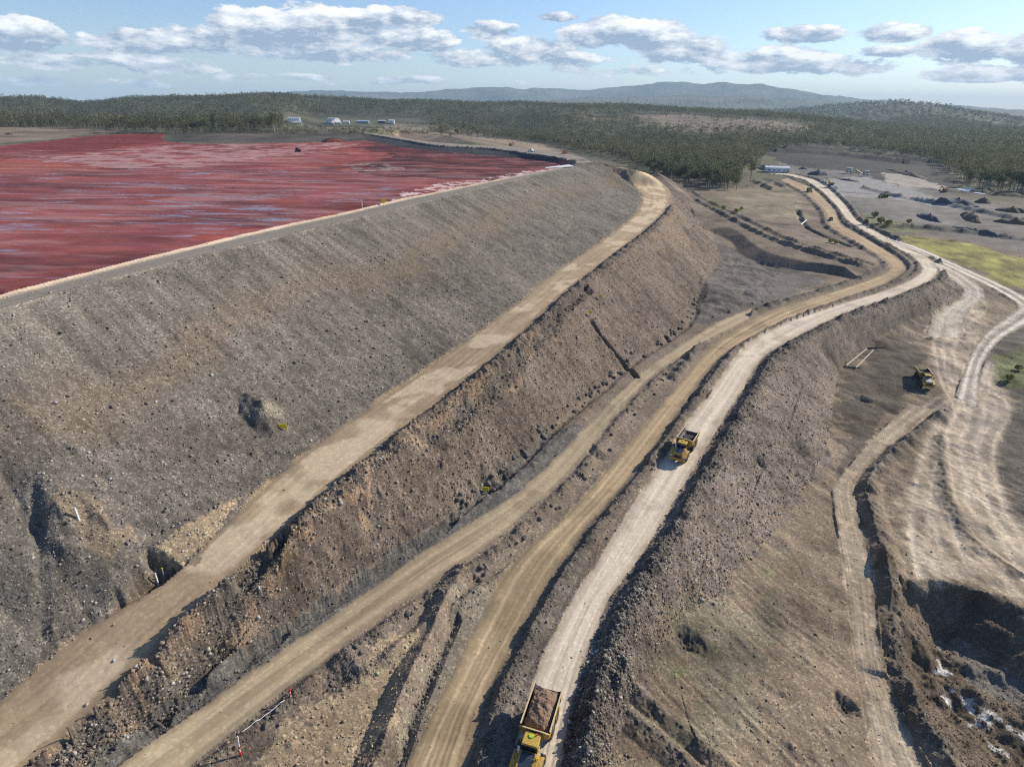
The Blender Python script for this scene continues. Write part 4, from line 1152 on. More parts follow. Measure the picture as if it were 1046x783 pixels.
    for x in (-.82, .82):
        for y in (1.04, 2.4): MB().box(x - .05, x + .05, y - .05, y + .05, 2.34, 3.32, 0, 0, -.1 if y > 2 else 0).build('pillar', K_steel, cb)
    MB().add([(-.76, 2.47, 2.36), (.76, 2.47, 2.36), (.76, 2.36, 3.32), (-.76, 2.36, 3.32), (-.76, 2.44, 2.36), (.76, 2.44, 2.36), (.76, 2.33, 3.32), (-.76, 2.33, 3.32)],
             [(0, 1, 2, 3), (7, 6, 5, 4), (0, 4, 5, 1), (1, 5, 6, 2), (2, 6, 7, 3), (3, 7, 4, 0)]).build('windscreen', Glass, cb)
    for sx_ in (-1, 1):
        MB().box(sx_ * .84 - .015, sx_ * .84 + .015, 1.1, 2.33, 2.36, 3.3).build('side_window', Glass, cb)
    MB().box(-.76, .76, 1.0, 1.03, 2.36, 3.3).build('rear_window', Glass, cb)
    rf = MB().box(-.95, .95, .88, 2.62, 3.32, 3.50, .08, .08).build('cab_roof', Y_paint, t, .05)
    MB().tube((.1, 1.45, 3.49), (.1, 1.45, 3.60), .32, .26, 14).build('roof_vent', Green, rf)
    MB().tube((-.45, 1.2, 3.49), (-.45, 1.2, 3.72), .07, .07, 8).build('beacon', Orange_m, rf)
    MB().tube((-.7, 1.05, 3.49), (-.7, 1.0, 4.3), .015, .01, 5).build('antenna', K_steel, rf)
    # bonnet
    hd = MB().prism([(2.6, 1.45), (2.6, 2.62), (3.4, 2.60), (4.7, 2.28), (5.12, 1.98), (5.16, 1.45)], -.98, .98).build('bonnet', Y_paint, t, .06)
    MB().add([(-.74, 2.7, 2.635), (.74, 2.7, 2.635), (.74, 3.4, 2.625), (.70, 4.66, 2.312), (-.70, 4.66, 2.312), (-.74, 3.4, 2.625), (-.74, 2.7, 2.60), (.74, 2.7, 2.60), (.74, 3.4, 2.59), (.70, 4.66, 2.28), (-.70, 4.66, 2.28), (-.74, 3.4, 2.59)],
             [(0, 1, 2, 5), (5, 2, 3, 4), (0, 6, 7, 1), (1, 7, 8, 2), (2, 8, 9, 3), (3, 9, 10, 4), (4, 10, 11, 5), (5, 11, 6, 0)]).build('bonnet_top', hood_mat, hd)
    gr = MB().box(-.72, .72, 5.13, 5.20, 1.5, 1.98)
    for k in range(6): gr.box(-.7, .7, 5.20, 5.23, 1.53 + k * .075, 1.56 + k * .075)
    gr.build('grille', K_steel, hd)
    for sx_ in (-1, 1):
        MB().box(sx_ * 1.28 - .2, sx_ * 1.28 + .2, 5.02, 5.12, 1.5, 1.78).build('headlight', Lamp, t, .03)
        # wheel arch in three plates
        MB().prism([(2.15, 1.55), (2.35, 2.08), (2.8, 2.16), (3.7, 2.16), (4.35, 1.98), (5.05, 1.82), (5.05, 1.45), (4.5, 1.5), (4.2, 1.84), (3.7, 2.03), (2.8, 2.03), (2.45, 1.9), (2.3, 1.5)],
                   sx_ * 1.0 if sx_ > 0 else -1.68, 1.68 if sx_ > 0 else -1.0).build('fender', Y_paint, t, .03)
        mp = MB().tube((sx_ * .9, 2.45, 2.9), (sx_ * 1.45, 2.75, 2.95), .025, .025, 6).build('mirror_arm', K_steel, t)
        MB().box(sx_ * 1.48 - .12, sx_ * 1.48 + .12, 2.72, 2.78, 2.65, 3.15).build('mirror', K_steel, mp)
        hr = MB()
        for y in (2.7, 3.5, 4.3): hr.tube((sx_ * 1.35, y, 2.1), (sx_ * 1.35, y, 2.85 - (y - 2.7) * .2), .022, .022, 6)
        hr.tube((sx_ * 1.35, 2.7, 2.85), (sx_ * 1.35, 4.3, 2.53), .022, .022, 6)
        hr.build('handrail', Y_paint if sx_ < 0 else K_steel, t)
    MB().box(-1.62, 1.62, 5.0, 5.32, .82, 1.42, .05, .05).build('bumper', Y_dark, t, .05)
    stp = MB()
    for k in range(4): stp.box(-1.72, -1.25, 1.75, 2.2, .6 + k * .33, .66 + k * .33)
    stp.build('step', K_steel, t)
    MB().box(.95, 1.6, 1.15, 2.1, 1.3, 2.15).build('fuel_tank', K_steel, t, .06)
    MB().tube((1.12, 2.28, 2.0), (1.12, 2.28, 3.55), .11, .11, 10).tube((1.12, 2.28, 3.5), (1.12, 2.08, 3.72), .09, .09, 8).build('exhaust', K_steel, t)
    MB().tube((1.12, 2.75, 2.3), (1.12, 2.75, 3.05), .17, .17, 10).build('air_cleaner', Pale_and_refl, t)
    return t

def place(o, px, py, hx, hy, z=None, sink=0.0):
    """put a thing on the ground under a photo pixel, facing a second one"""
    g = G(px, py) if z is None else P(px, py, z); q = G(hx, hy) if z is None else P(hx, hy, z)
    o.location = (g[0], g[1], zat(g[0], g[1]) - sink)
    o.rotation_euler.z = math.atan2(-(q[0] - g[0]), q[1] - g[1])
    return o

TG = 'articulated dump trucks on the mine roads'
TS = (.87, .87, .87)
truck = dump_truck(Hood_dk, 'yellow dump truck piled with brown soil on the pale haul road', TG)
place(truck, 546.5, 761, 538, 789, z=0.02)
truck.location.z = 0.02; truck.scale = TS
# its load of soil, heaped in the body
L_ = empty('soil_load', truck.location, truck.rotation_euler.z, 'heaped brown soil filling the tray of the nearest dump truck', 'soil'); L_.scale = TS
nx, ny = 26, 40
vs = []; 
for j in range(ny + 1):
    for i_ in range(nx + 1):
        x = -1.56 + 3.12 * i_ / nx; y = -5.3 + 5.35 * j / ny
        q = (1 - abs(x / 1.56) ** 2.4) * (1 - abs((y + 2.6) / 2.75) ** 4)
        z = 2.70 + max(q, 0) * .78 + .34 * float(fbm(np.array([x * 1.6]), np.array([y * 1.6]), 4, 301, .6)[0])
        if i_ in (0, nx) or j in (0, ny): z = 2.3
        vs.append((x, y, z))
fs = [(j * (nx + 1) + i_, j * (nx + 1) + i_ + 1, (j + 1) * (nx + 1) + i_ + 1, (j + 1) * (nx + 1) + i_) for j in range(ny) for i_ in range(nx)]
ld = MB().add(vs, fs).build('soil_heap', Soil_m, L_)
truck2 = copy_tree(truck); tag(truck2, 'empty yellow dump truck driving nearest behind the loaded one on the pale haul road'); place(truck2, 698, 462, 690.5, 474, z=0.02); truck2.location.z = 0.03
truck3 = dump_truck(Pale_and_refl, 'yellow dump truck with sky reflection painted white on its bonnet on the brown flat by the pale dirt apron', TG)
place(truck3, 943, 391, 949, 402); truck3.scale = TS
truck4 = copy_tree(truck); tag(truck4, 'small dark distant dump truck driving on the tan haul road between spoil banks'); place(truck4, 826.5, 196, 832, 200, z=-.5); truck4.location.z = -.45
truck5 = copy_tree(truck); tag(truck5, 'distant dump truck seen side on in the grey yard'); place(truck5, 902, 202, 880, 204)
# ------------------------------------------------------------------ rocks
def ico():
    t = (1 + 5 ** .5) / 2
    v = np.array([(-1, t, 0), (1, t, 0), (-1, -t, 0), (1, -t, 0), (0, -1, t), (0, 1, t), (0, -1, -t), (0, 1, -t), (t, 0, -1), (t, 0, 1), (-t, 0, -1), (-t, 0, 1)]) / math.hypot(1, t)
    f = np.array([(0, 11, 5), (0, 5, 1), (0, 1, 7), (0, 7, 10), (0, 10, 11), (1, 5, 9), (5, 11, 4), (11, 10, 2), (10, 7, 6), (7, 1, 8), (3, 9, 4), (3, 4, 2), (3, 2, 6), (3, 6, 8), (3, 8, 9), (4, 9, 5), (2, 4, 11), (6, 2, 10), (8, 6, 7), (9, 8, 1)])
    return v, f
IV, IF = ico()
M_stone = attr_mat('loose_stone', .95, .35, 3.0)
def rocks(name, ii, jj, size, col, label, cat):
    n = len(ii)
    v = IV[None] * (1 + rng.uniform(-.32, .32, (n, 12, 1)))
    v = v * rng.uniform(.6, 1.25, (n, 1, 3))
    a = rng.uniform(0, 6.28, n); ca, sa = np.cos(a)[:, None], np.sin(a)[:, None]
    x = v[..., 0] * ca - v[..., 1] * sa; y = v[..., 0] * sa + v[..., 1] * ca
    jx = rng.uniform(-.5, .5, (n, 1)) * RS[ii][:, None] * .003; jy = rng.uniform(-.5, .5, (n, 1)) * RS[ii][:, None] * .003
    s = size[:, None]
    w_ = np.stack([GX[ii, jj][:, None] + jx + x * s, GY[ii, jj][:, None] + jy + y * s, Z[ii, jj][:, None] + v[..., 2] * s * .7 + s * .12], -1).reshape(-1, 3)
    f = (IF[None] + (np.arange(n) * 12)[:, None, None]).reshape(-1, 3)
    cc = np.repeat(np.concatenate([col, np.ones((n, 1))], 1), 12, 0)
    o = link(np_mesh(name, w_, f, M_stone, {'Col': ('FLOAT_COLOR', cc)}), name)
    tag(o, label, cat, None, 'stuff'); return o

wts = np.zeros((NR, NA), np.float32)
inview = (np.arange(NA) < NAD)[None, :] & (rr1 < 420) & (rr1 > 25)
wts[inview] = .22
wts[SLOPE & ~UP & inview] = 1.1
wts[UP & inview] = .40
wts[RSLOPE & inview] = 1.2
wts += inview * BMASK * 1.1
wts[ONROAD & (RID < 8)] = .006
wts[dig & inview] = .9
wts[RL & ~dig & ~RSLOPE & inview] = .12
wts[MUD] = 0; wts[apron & ~ONROAD] = .05; wts[GRASS] = 0
wts *= (0.55 + 1.2 * np.clip(mid + .4, 0, 1.2))
pw = wts.ravel() / wts.sum()
NROCK = 95000
sel = rng.choice(NR * NA, NROCK, replace=False, p=pw)
ri, rj = np.unravel_index(sel, (NR, NA))
slant = np.hypot(RS[ri], H - Z[ri, rj])
size = np.maximum(rng.lognormal(-2.55, .5, NROCK), slant * .00062) * np.where(BMASK[ri, rj] > .3, 1.15, 1.0)
size = np.minimum(size, .30)
basec = C[ri, rj]
bright = rng.choice([.7, 1.0, 1.4, 2.5, 3.6], NROCK, p=[.28, .30, .2, .15, .07])[:, None]
onrock = (SLOPE | RSLOPE)[ri, rj]
bright = np.where(onrock[:, None], bright, np.minimum(bright, 1.35)); size = np.where(onrock, size, size * .72)
rc = np.clip(basec * bright * rng.uniform(.92, 1.08, (NROCK, 3)) + .012, .02, .36)
rocks('loose_rock', ri, rj, size, rc, 'loose broken rock scattered over the embankment slopes', 'rocks')

# larger boulders along the toe drain and the windrows, each a thing
M_bould = mat('boulder_stone', (.135, .122, .105), .95, dirt=.5, dcol=(.07, .06, .05), bump=.12, scale=2.0)
def boulder_mesh(seed, rough=.28):
    r_ = np.random.default_rng(seed)
    import bmesh
    bm = bmesh.new(); bmesh.ops.create_icosphere(bm, subdivisions=2, radius=1.0)
    pl = r_.normal(size=(9, 3)); pl /= np.linalg.norm(pl, axis=1)[:, None]; dd = r_.uniform(.55, .9, 9)
    for v in bm.verts:
        c = np.array(v.co)
        for n_, d_ in zip(pl, dd):
            k = c @ n_ - d_
            if k > 0: c = c - n_ * k
        v.co = Vector(c * (1 + r_.uniform(-.05, .05)))
    me = bpy.data.meshes.new('boulder'); bm.to_mesh(me); bm.free(); me.materials.append(M_bould)
    return me
BM = [boulder_mesh(k) for k in range(6)]
def boulder(x, y, s, label, group):
    o = link(random.choice(BM), 'boulder')
    o.location = (x, y, zat(x, y) + s * .25); o.scale = (s * random.uniform(.8, 1.3), s * random.uniform(.8, 1.2), s * random.uniform(.6, .9))
    o.rotation_euler = (random.uniform(-.3, .3), random.uniform(-.3, .3), random.uniform(0, 6.28))
    return tag(o, label, 'boulder', group)
def along(line, k, lab, grp, s0, s1, jit):
    for _ in range(k):
        p = line[random.randrange(len(line))]
        boulder(p[0] + random.uniform(-jit, jit), p[1] + random.uniform(-jit, jit), random.uniform(s0, s1), lab, grp)
tl = S['toe']
along(tl[int(len(tl) * .28):int(len(tl) * .64)], 110, 'grey boulder in the rough row between the lower slope and the access road', 'boulders along the toe of the lower slope', .25, .65, .9)
along(offset(part(S['low_r'], .25, .8), 2.2), 40, 'grey boulder on the bank dividing the access road from the tan haul road', 'boulders between the access road and the tan haul road', .22, .45, .9)
along(offset(part(S['h2_r'], .03, .5), 3.0), 90, 'dark boulder on the windrow along the outer edge of the pale haul road', 'boulders on the pale haul road windrow', .2, .4, .9)

# ------------------------------------------------------------------ heaps
M_heap = mat('crushed_stone', (.075, .08, .09), .95, dirt=.4, dcol=(.12, .115, .11), bump=.3, scale=.8)
M_heapb = mat('brown_spoil', (.13, .095, .065), .95, dirt=.4, dcol=(.09, .07, .05), bump=.3, scale=.8)
def heap(pa, pb, wid, h, m, label, seed):
    a = G(*pa); b = G(*pb); c = (a + b) / 2; L2 = max(np.hypot(*(b - a)[:2]) / 2, wid); rz = math.atan2(b[1] - a[1], b[0] - a[0])
    n, k = 28, 12
    base = zat(c[0], c[1])
    vs = [(0, 0, h)]; fs = []
    for q in range(1, k + 1):
        for i_ in range(n):
            t_ = 2 * math.pi * i_ / n; rad = q / k
            nz = 1 + .35 * float(fbm(np.array([math.cos(t_) * 2 + seed]), np.array([math.sin(t_) * 2]), 3, seed)[0])
            x, y = math.cos(t_) * L2 * rad * nz, math.sin(t_) * wid * rad * nz
            zz_ = h * .72 * (1 - rad ** 1.8) * (1 + .4 * float(fbm(np.array([x / 4 + seed]), np.array([y / 4]), 3, seed + 3)[0])) if q < k else -1.5
            gx_, gy_ = c[0] + x * math.cos(rz) - y * math.sin(rz), c[1] + x * math.sin(rz) + y * math.cos(rz)
            vs.append((x, y, zz_ + zat(gx_, gy_) - base))
    for i_ in range(n): fs.append((0, 1 + i_, 1 + (i_ + 1) % n))
    for q in range(k - 1):
        for i_ in range(n):
            fs.append((1 + q * n + i_, 1 + (q + 1) * n + i_, 1 + (q + 1) * n + (i_ + 1) % n, 1 + q * n + (i_ + 1) % n))
    o = MB().add(vs, fs).build('stockpile', m)
    o.location = (c[0], c[1], base); o.rotation_euler.z = rz
    return tag(o, label, 'stockpile', 'stockpiles around the grey yard')
heap((828, 178), (842, 179), 9, 5.5, M_heap, 'blue grey conical stockpile at the back of the yard near the excavator', 1)
heap((817, 172.5), (823, 172.5), 5, 3, M_heap, 'small low grey stockpile nearest the white roofed shelter', 2)
heap((952, 205), (1004, 211), 9, 5.5, M_heap, 'long dark blue grey stockpile, largest in the yard', 3)
heap((996, 206), (1012, 208), 5, 4, M_heapb, 'brown spoil heap touching the end of the long dark stockpile', 4)
heap((936, 219), (963, 228), 4, 3.5, M_heap, 'dark ridge of crushed stone just above the green strip', 5)
heap((985, 218), (1001, 229), 4, 4.5, M_heapb, 'brown ridge of spoil standing across the track below the long stockpile', 6)
heap((972, 231), (1022, 243), 3, 2, M_heap, 'low grey gravel windrow beside the green strip', 7)
heap((1015, 214), (1052, 218), 5, 3.5, M_heapb, 'dark spoil heap at the frame edge below the forest', 8)
heap((1014, 226), (1060, 230), 5, 3.5, M_heapb, 'dark spoil bank in front of the other at the frame edge', 9)
heap((775, 170), (795, 176), 7, 4, M_heapb, 'dark spoil heap in front of the white roofed shelter', 10)
heap((856, 183), (878, 186), 3, 2.0, M_heap, 'low dark windrow shading the yard behind the excavator', 11)
heap((905, 172), (950, 184), 6, 3.0, M_heapb, 'dark bank behind the pale yard near the forest', 12)

# ------------------------------------------------------------------ excavators, dozer, pickups, plant
def excavator(m, label, group):
    t = empty('excavator', (0, 0, 0), 0, label, 'excavator', group)
    for sx_ in (-1, 1):
        MB().prism([(-2.1, .45), (-1.8, .05), (1.8, .05), (2.1, .45), (1.8, .95), (-1.8, .95)], sx_ * 1.3 - .32, sx_ * 1.3 + .32).build('track', K_steel, t, .08)
    MB().box(-1, 1, -1.2, 1.2, .5, 1.0).tube((0, 0, .9), (0, 0, 1.25), .8, .8, 14).build('undercarriage', K_steel, t)
    MB().box(-1.4, 1.4, -2.4, 1.1, 1.25, 2.2).box(-1.3, 1.3, -2.3, -.4, 2.2, 2.55).build('house', m, t, .1)
    MB().box(-1.4, 1.4, -2.9, -2.35, 1.3, 2.3).build('counterweight', K_steel, t, .12)
    cb = MB().box(-1.4, -.45, -.3, 1.35, 1.3, 3.05, .06, .06).build('cab', m, t, .06)
    MB().box(-1.30, -.55, 1.30, 1.36, 1.9, 2.9).box(-1.42, -1.38, -.1, 1.1, 2.0, 2.9).build('window', Glass, cb)
    bm_ = MB().prism([(.8, 1.7), (2.6, 4.2), (5.2, 5.0), (5.25, 4.65), (2.9, 3.6), (1.2, 1.5)], -.25, .25).build('boom', m, t, .05)
    MB().tube((0, 1.2, 1.6), (0, 3.2, 3.7), .12, .1, 8).build('hydraulic_ram', K_steel, bm_)
    sk_ = MB().prism([(4.7, 5.2), (5.6, 5.0), (6.4, 2.2), (6.0, 2.1)], -.2, .2).build('stick', m, t, .05)
    MB().prism([(6.0, 2.3), (6.7, 2.1), (6.6, 1.2), (5.7, .9), (5.3, 1.4)], -.6, .6).build('bucket', K_steel, sk_, .05)
    return t
EG = 'excavators around the mine'
e1 = excavator(Y_paint, 'yellow excavator working in the grey yard with boom raised', EG); place(e1, 848, 189.5, 840, 190)
e2 = excavator(Red_m, 'red excavator standing on the far pond road before the trees', EG); place(e2, 522, 149, 540, 150)
heap((328, 145), (352, 145), 7, 4, mat('red_mud_heap', (.16, .035, .025), .95, bump=.3, scale=.8), 'mound of red mud at the back of the pond below the shelters', 13)
e4 = excavator(Orange_m, 'orange excavator on the tan flat behind the long dark stockpile', EG); place(e4, 964, 196.5, 958, 197)
e6 = excavator(Y_dark, 'yellow machine parked under the front of the left arched shelter', EG); place(e6, 300, 127.2, 290, 127.3)

def dozer(m, label):
    t = empty('bulldozer', (0, 0, 0), 0, label, 'bulldozer')
    for sx_ in (-1, 1):
        MB().prism([(-2.2, .5), (-1.8, .05), (1.6, .05), (2.0, .4), (1.6, .9), (-1.5, 1.15)], sx_ * 1.15 - .3, sx_ * 1.15 + .3).build('track', K_steel, t, .08)
    MB().box(-.8, .8, -1.6, 2.0, .6, 1.9, .05, .1).build('body', m, t, .08)
    cb = MB().box(-.75, .75, -1.2, .5, 1.9, 3.1, .08, .08).build('cab', m, t, .06)
    MB().box(-.6, .6, .44, .5, 2.1, 2.9).box(-.78, -.70, -1.0, .3, 2.1, 2.9).box(.70, .78, -1.0, .3, 2.1, 2.9).build('window', Glass, cb)
    MB().prism([(2.6, .1), (2.75, .6), (2.65, 1.4), (2.5, 1.4), (2.6, .6), (2.45, .1)], -1.9, 1.9).build('blade', K_steel, t)
    MB().box(-1.45, -1.3, -.2, 2.5, .4, .7).box(1.3, 1.45, -.2, 2.5, .4, .7).build('push_arm', K_steel, t)
    MB().tube((.4, 1.2, 1.8), (.4, 1.2, 2.9), .08, .08, 8).build('exhaust', K_steel, t)
    return t
d1 = dozer(mat('muddy_steel', (.05, .025, .02), .8), 'dark muddy bulldozer out on the pink crust of the pond'); place(d1, 304, 155, 320, 155); d1.scale = (.8,) * 3

def pickup(m, label):
    t = empty('pickup', (0, 0, 0), 0, label, 'pickup', 'light vehicles around the mine')
    MB().prism([(-2.6, .55), (-2.6, 1.1), (-.6, 1.1), (.9, 1.12), (2.5, 1.0), (2.6, .55)], -.92, .92).build('body', m, t, .08)
    cb = MB().prism([(-.75, 1.1), (-.55, 1.78), (.45, 1.78), (1.05, 1.12)], -.82, .82).build('cab', m, t, .05)
    MB().prism([(-.60, 1.16), (-.47, 1.68), (.40, 1.68), (.88, 1.16)], -.84, .84).build('window', Glass, cb)
    for y in (-1.65, 1.65):
        for sx_ in (-1, 1):
            MB().lathe_x([(-.13, .25), (-.14, .38), (.14, .38), (.13, .25)], 0, 14).build('wheel', Tyre, t, loc=(sx_ * .85, y, .39))
    MB().box(-.8, .8, -2.55, -.85, 1.1, 1.14).build('tray', K_steel, t)
    for sx_ in (-1, 1): MB().box(sx_ * .68 - .15, sx_ * .68 + .15, 2.54, 2.62, .75, .92).build('headlight', Lamp, t)
    return t
pu = pickup(White_m, 'white pickup parked beside the yellow excavator in the grey yard'); place(pu, 853, 192.5, 862, 193)
def pk(px, py, hx, hy, label, z=None):
    o = copy_tree(pu); tag(o, label); place(o, px, py, hx, hy, z); return o
o = pk(543, 155.3, 560, 157, 'white pickup on the far pond road closer to the pond tip')
for px, py, l in ((418, 127.3, 'white pickup parked just right of the low white building'), (427, 127.5, 'white vehicle parked farthest right among the distant buildings')): pk(px, py, px + 8, py + .2, l)
pr = pickup(Red_m, 'red pickup on the far pond road nearest the pond tip'); place(pr, 577, 157, 585, 159)
pd = pickup(mat('dark_green_paint', (.03, .045, .04), .4), 'dark pickup driving on the tan haul road beyond the bend'); place(pd, 848.5, 225, 846, 214, z=-.5); pd.location.z = -.47
pdk = copy_tree(pd); tag(pdk, 'dark vehicle parked on the dry clearing at the left edge of the pond'); place(pdk, 9, 138, 30, 138)

def plant(label):
    t = empty('screening_plant', (0, 0, 0), 0, label, 'screening plant', 'screening plants in the yard')
    MB().prism([(-2.0, 3.2), (2.0, 3.2), (2.6, 5.2), (-2.6, 5.2)], -1.7, 1.7).build('hopper', Conc, t, .08)
    for x in (-1.5, 1.5):
        for y in (-1.7, 1.7): MB().box(x - .15, x + .15, y - .15, y + .15, -.3, 3.25).build('leg', K_steel, t)
    MB().box(-1.2, 1.2, -3.0, 3.0, 1.2, 2.4).build('screen_box', Conc, t, .06)
    cv = MB().prism([(2.0, 1.4), (9.5, 5.0), (9.5, 5.5), (2.0, 1.9)], -.5, .5).build('conveyor', Rim_worn, t)
    MB().box(-.6, -.5, 6.6, 6.8, -.3, 3.8).box(.5, .6, 6.6, 6.8, -.3, 3.8).build('conveyor_leg', K_steel, cv)
    return t
p1 = plant('pale screening plant with one conveyor behind the excavator, left of its twin'); place(p1, 867, 177, 880, 178)
p2 = copy_tree(p1); tag(p2, 'pale screening plant beside the dark bank, farther from the excavator than its twin'); place(p2, 884, 180, 872, 179)

# ------------------------------------------------------------------ buildings
def arch_shelter(m, label, px, py, rz, r_, L_, hgt):
    g = G(px, py); r_ *= 1.4; L_ *= 1.25; hgt *= 1.55
    t = empty('arch_shelter', (g[0], g[1], zat(g[0], g[1]) - .4), rz, label, 'shelter', 'arched fabric shelters')
    n = 14; th = .15
    pr_ = [(r_ * math.cos(math.pi * i_ / n), 2.6 + hgt * math.sin(math.pi * i_ / n)) for i_ in range(n + 1)]
    inn = [((r_ - th) * math.cos(math.pi * i_ / n), 2.6 + (hgt - th) * math.sin(math.pi * i_ / n)) for i_ in range(n + 1)]
    b = MB(); m2 = len(pr_)
    vs = [(a, y, z) for y in (-L_ / 2, L_ / 2) for a, z in pr_] + [(a, y, z) for y in (-L_ / 2, L_ / 2) for a, z in inn]
    fs = []
    for i_ in range(n):
        fs += [(i_, i_ + 1, m2 + i_ + 1, m2 + i_), (2 * m2 + i_, 3 * m2 + i_, 3 * m2 + i_ + 1, 2 * m2 + i_ + 1), (i_, 2 * m2 + i_, 2 * m2 + i_ + 1, i_ + 1), (m2 + i_, m2 + i_ + 1, 3 * m2 + i_ + 1, 3 * m2 + i_)]
    fs += [(0, m2, 3 * m2, 2 * m2), (n, 2 * m2 + n, 3 * m2 + n, m2 + n)]
    rf = b.add(vs, fs).build('roof', m, t)
    for k in range(7):
        rb = MB(); y = -L_ / 2 + L_ * k / 6
        for i_ in range(n):
            a0, z0_ = pr_[i_]; a1, z1_ = pr_[i_ + 1]
            rb.tube((a0 * 1.012, y, z0_ + .05), (a1 * 1.012, y, z1_ + .05), .14, .14, 5)
        rb.build('rib', Grey_m, rf)
    for sx_ in (-1, 1):
        MB().box(sx_ * r_ - 1.2, sx_ * r_ + 1.2, -L_ / 2, L_ / 2, 0, 2.6).build('container_wall', Grey_m if sx_ < 0 else Blue_m, t, .05)
    # closed back end
    ev = [(a, L_ / 2 - .3, z) for a, z in inn]; MB().add(ev + [(a, L_ / 2 - .5, z) for a, z in inn], [tuple(range(m2)), tuple(range(m2, 2 * m2))[::-1]] + [(i_, m2 + i_, m2 + (i_ + 1) % m2, (i_ + 1) % m2) for i_ in range(m2)]).build('end_wall', Grey_m, t)
    return t
Fabric = mat('white_fabric', (.92, .92, .92), .7)
_n, _l = Fabric.node_tree.nodes, Fabric.node_tree.links
_tr = _n.new('ShaderNodeBsdfTranslucent'); _ms = _n.new('ShaderNodeMixShader'); _ms.inputs[0].default_value = .6
_bs = _n['Principled BSDF']; _l.new(_bs.inputs['Base Color'].links[0].from_socket, _tr.inputs['Color'])
_l.new(_bs.outputs[0], _ms.inputs[1]); _l.new(_tr.outputs[0], _ms.inputs[2]); _l.new(_ms.outputs[0], _n['Material Output'].inputs['Surface'])
arch_shelter(Fabric, 'white arched shelter on the left of the two, yellow machine in front', 301, 126.5, math.radians(96), 7.5, 17, 6.0)
arch_shelter(Fabric, 'arched shelter with pale blue side and dark open end', 341, 126.5, math.radians(62), 7.0, 17, 6.0)

def shed(wm, rm_, label, px, py, rz, L_, W_, h, nw=3, door=True):
    g = G(px, py)
    L_ *= 1.3; W_ *= 1.2; h *= 1.3
    t = empty('site_building', (g[0], g[1], zat(g[0], g[1]) - .3), rz, label, 'building', 'low site buildings by the shelters')
    wl = MB().prism([(-W_ / 2, 0), (W_ / 2, 0), (W_ / 2, h), (-W_ / 2, h)], -L_ / 2, L_ / 2).build('wall', wm, t)
    MB().prism([(-W_ / 2 - .5, h + .003), (W_ / 2 + .5, h + .003), (0, h + 1.3)], -L_ / 2 - .4, L_ / 2 + .4).build('roof', rm_, t)
    for k in range(nw):
        x = -L_ / 2 + L_ * (k + .7) / (nw + .6)
        wd_ = MB().box(x - .75, x + .75, -W_ / 2 - .08, -W_ / 2 + .02, 1.2, 2.3).build('window', Glass, t)
        MB().box(x - .85, x + .85, -W_ / 2 - .12, -W_ / 2 - .03, 1.08, 1.2).build('sill', White_m, wd_)
    if door: MB().box(L_ / 2 - 1.7, L_ / 2 - .7, -W_ / 2 - .07, -W_ / 2 + .02, .3, 2.3).build('door', K_steel, t)
    return t
shed(White_m, White_m, 'small white building next to the open end of the arched shelter', 354, 126, .1, 9, 6, 3.0, 2)
shed(Grey_m, Blue_m, 'long grey blue shed in the middle of the distant buildings', 371, 126, .05, 19, 8, 3.6, 5)
shed(K_steel, White_m, 'dark walled shed beside the white building on its right', 390, 126, .05, 11, 8, 4.2, 3)
shed(White_m, White_m, 'tall plain white building, rightmost of the distant buildings', 400, 126.2, .05, 9, 8, 5.0, 2)
shed(White_m, White_m, 'white roofed low shelter at the far end of the pale haul road', 793, 175, -.25, 17, 9, 3.2, 4)

# ------------------------------------------------------------------ small things
def stand(name, px, py, label, cat, group=None):
    g = G(px, py); return empty(name, (g[0], g[1], zat(g[0], g[1])), 0, label, cat, group)
mp1 = stand('marker_post', 246, 771, 'white post with red foot standing nearest in the rubble by the access road', 'marker post', 'red and white marker posts')
MB().tube((0, 0, .55), (.12, .05, 2.6), .07, .06, 8).build('pole', Pipe_m, mp1)
MB().tube((0, 0, -.2), (.002, 0, .55), .085, .085, 8).tube((.03, .012, 1.0), (.045, .018, 1.25), .085, .085, 8).build('band', Sign_r, mp1)
mp2 = stand('marker_post', 297, 711, 'short red and white post on the berm above the dark hole', 'marker post', 'red and white marker posts')
MB().tube((0, 0, -.2), (0, 0, .75), .075, .075, 8).build('pole', Pipe_m, mp2)
MB().tube((0, 0, .3), (0, 0, .55), .09, .09, 8).tube((0, 0, .75), (0, 0, 1.15), .09, .09, 8).build('band', Sign_r, mp2)
a = G(248, 748); b_ = G(291, 716)
tp = MB()
prev = None
for k in range(11):
    q = a + (b_ - a) * k / 10; q = (q[0], q[1], zat(q[0], q[1]) + .18)
    if prev: tp.tube(prev, q, .035, .035, 5)
    prev = q
tag(tp.build('hose', Pipe_m), 'thin white hose lying between the two red and white posts', 'hose')
hs = MB(); prev = None
a = G(506, 643); b_ = G(532, 633)
def ymark(px, py, h, lab, s=.35):
    t = stand('yellow_marker', px, py, lab, 'marker', 'yellow survey markers')
    MB().tube((0, 0, -.2), (0, 0, h), .05, .05, 6).build('stake', Wood_m, t)
    MB().box(-s, s, -.04, .04, h - .1, h + s * 1.1).build('board', Sign_y, t, .01)
    t.rotation_euler.z = random.uniform(-.4, .4)
ymark(289, 439, .35, 'yellow marker lying low on the dam slope below the grey mound', .6)
ymark(496, 505, .9, 'yellow marker among the dark boulders at the toe of the lower slope', .5)
ymark(603, 323, .9, 'yellow marker at the top of the trench in the lower slope', .45)
ymark(613, 306, .8, 'yellow marker just uphill of the one at the trench head', .45)
ymark(392, 210, .9, 'yellow marker on the pond side of the pale crest line', .7)
ymark(168, 590, 1.4, 'thin yellow stake in the shadowed hollow beside the bench road', .08)
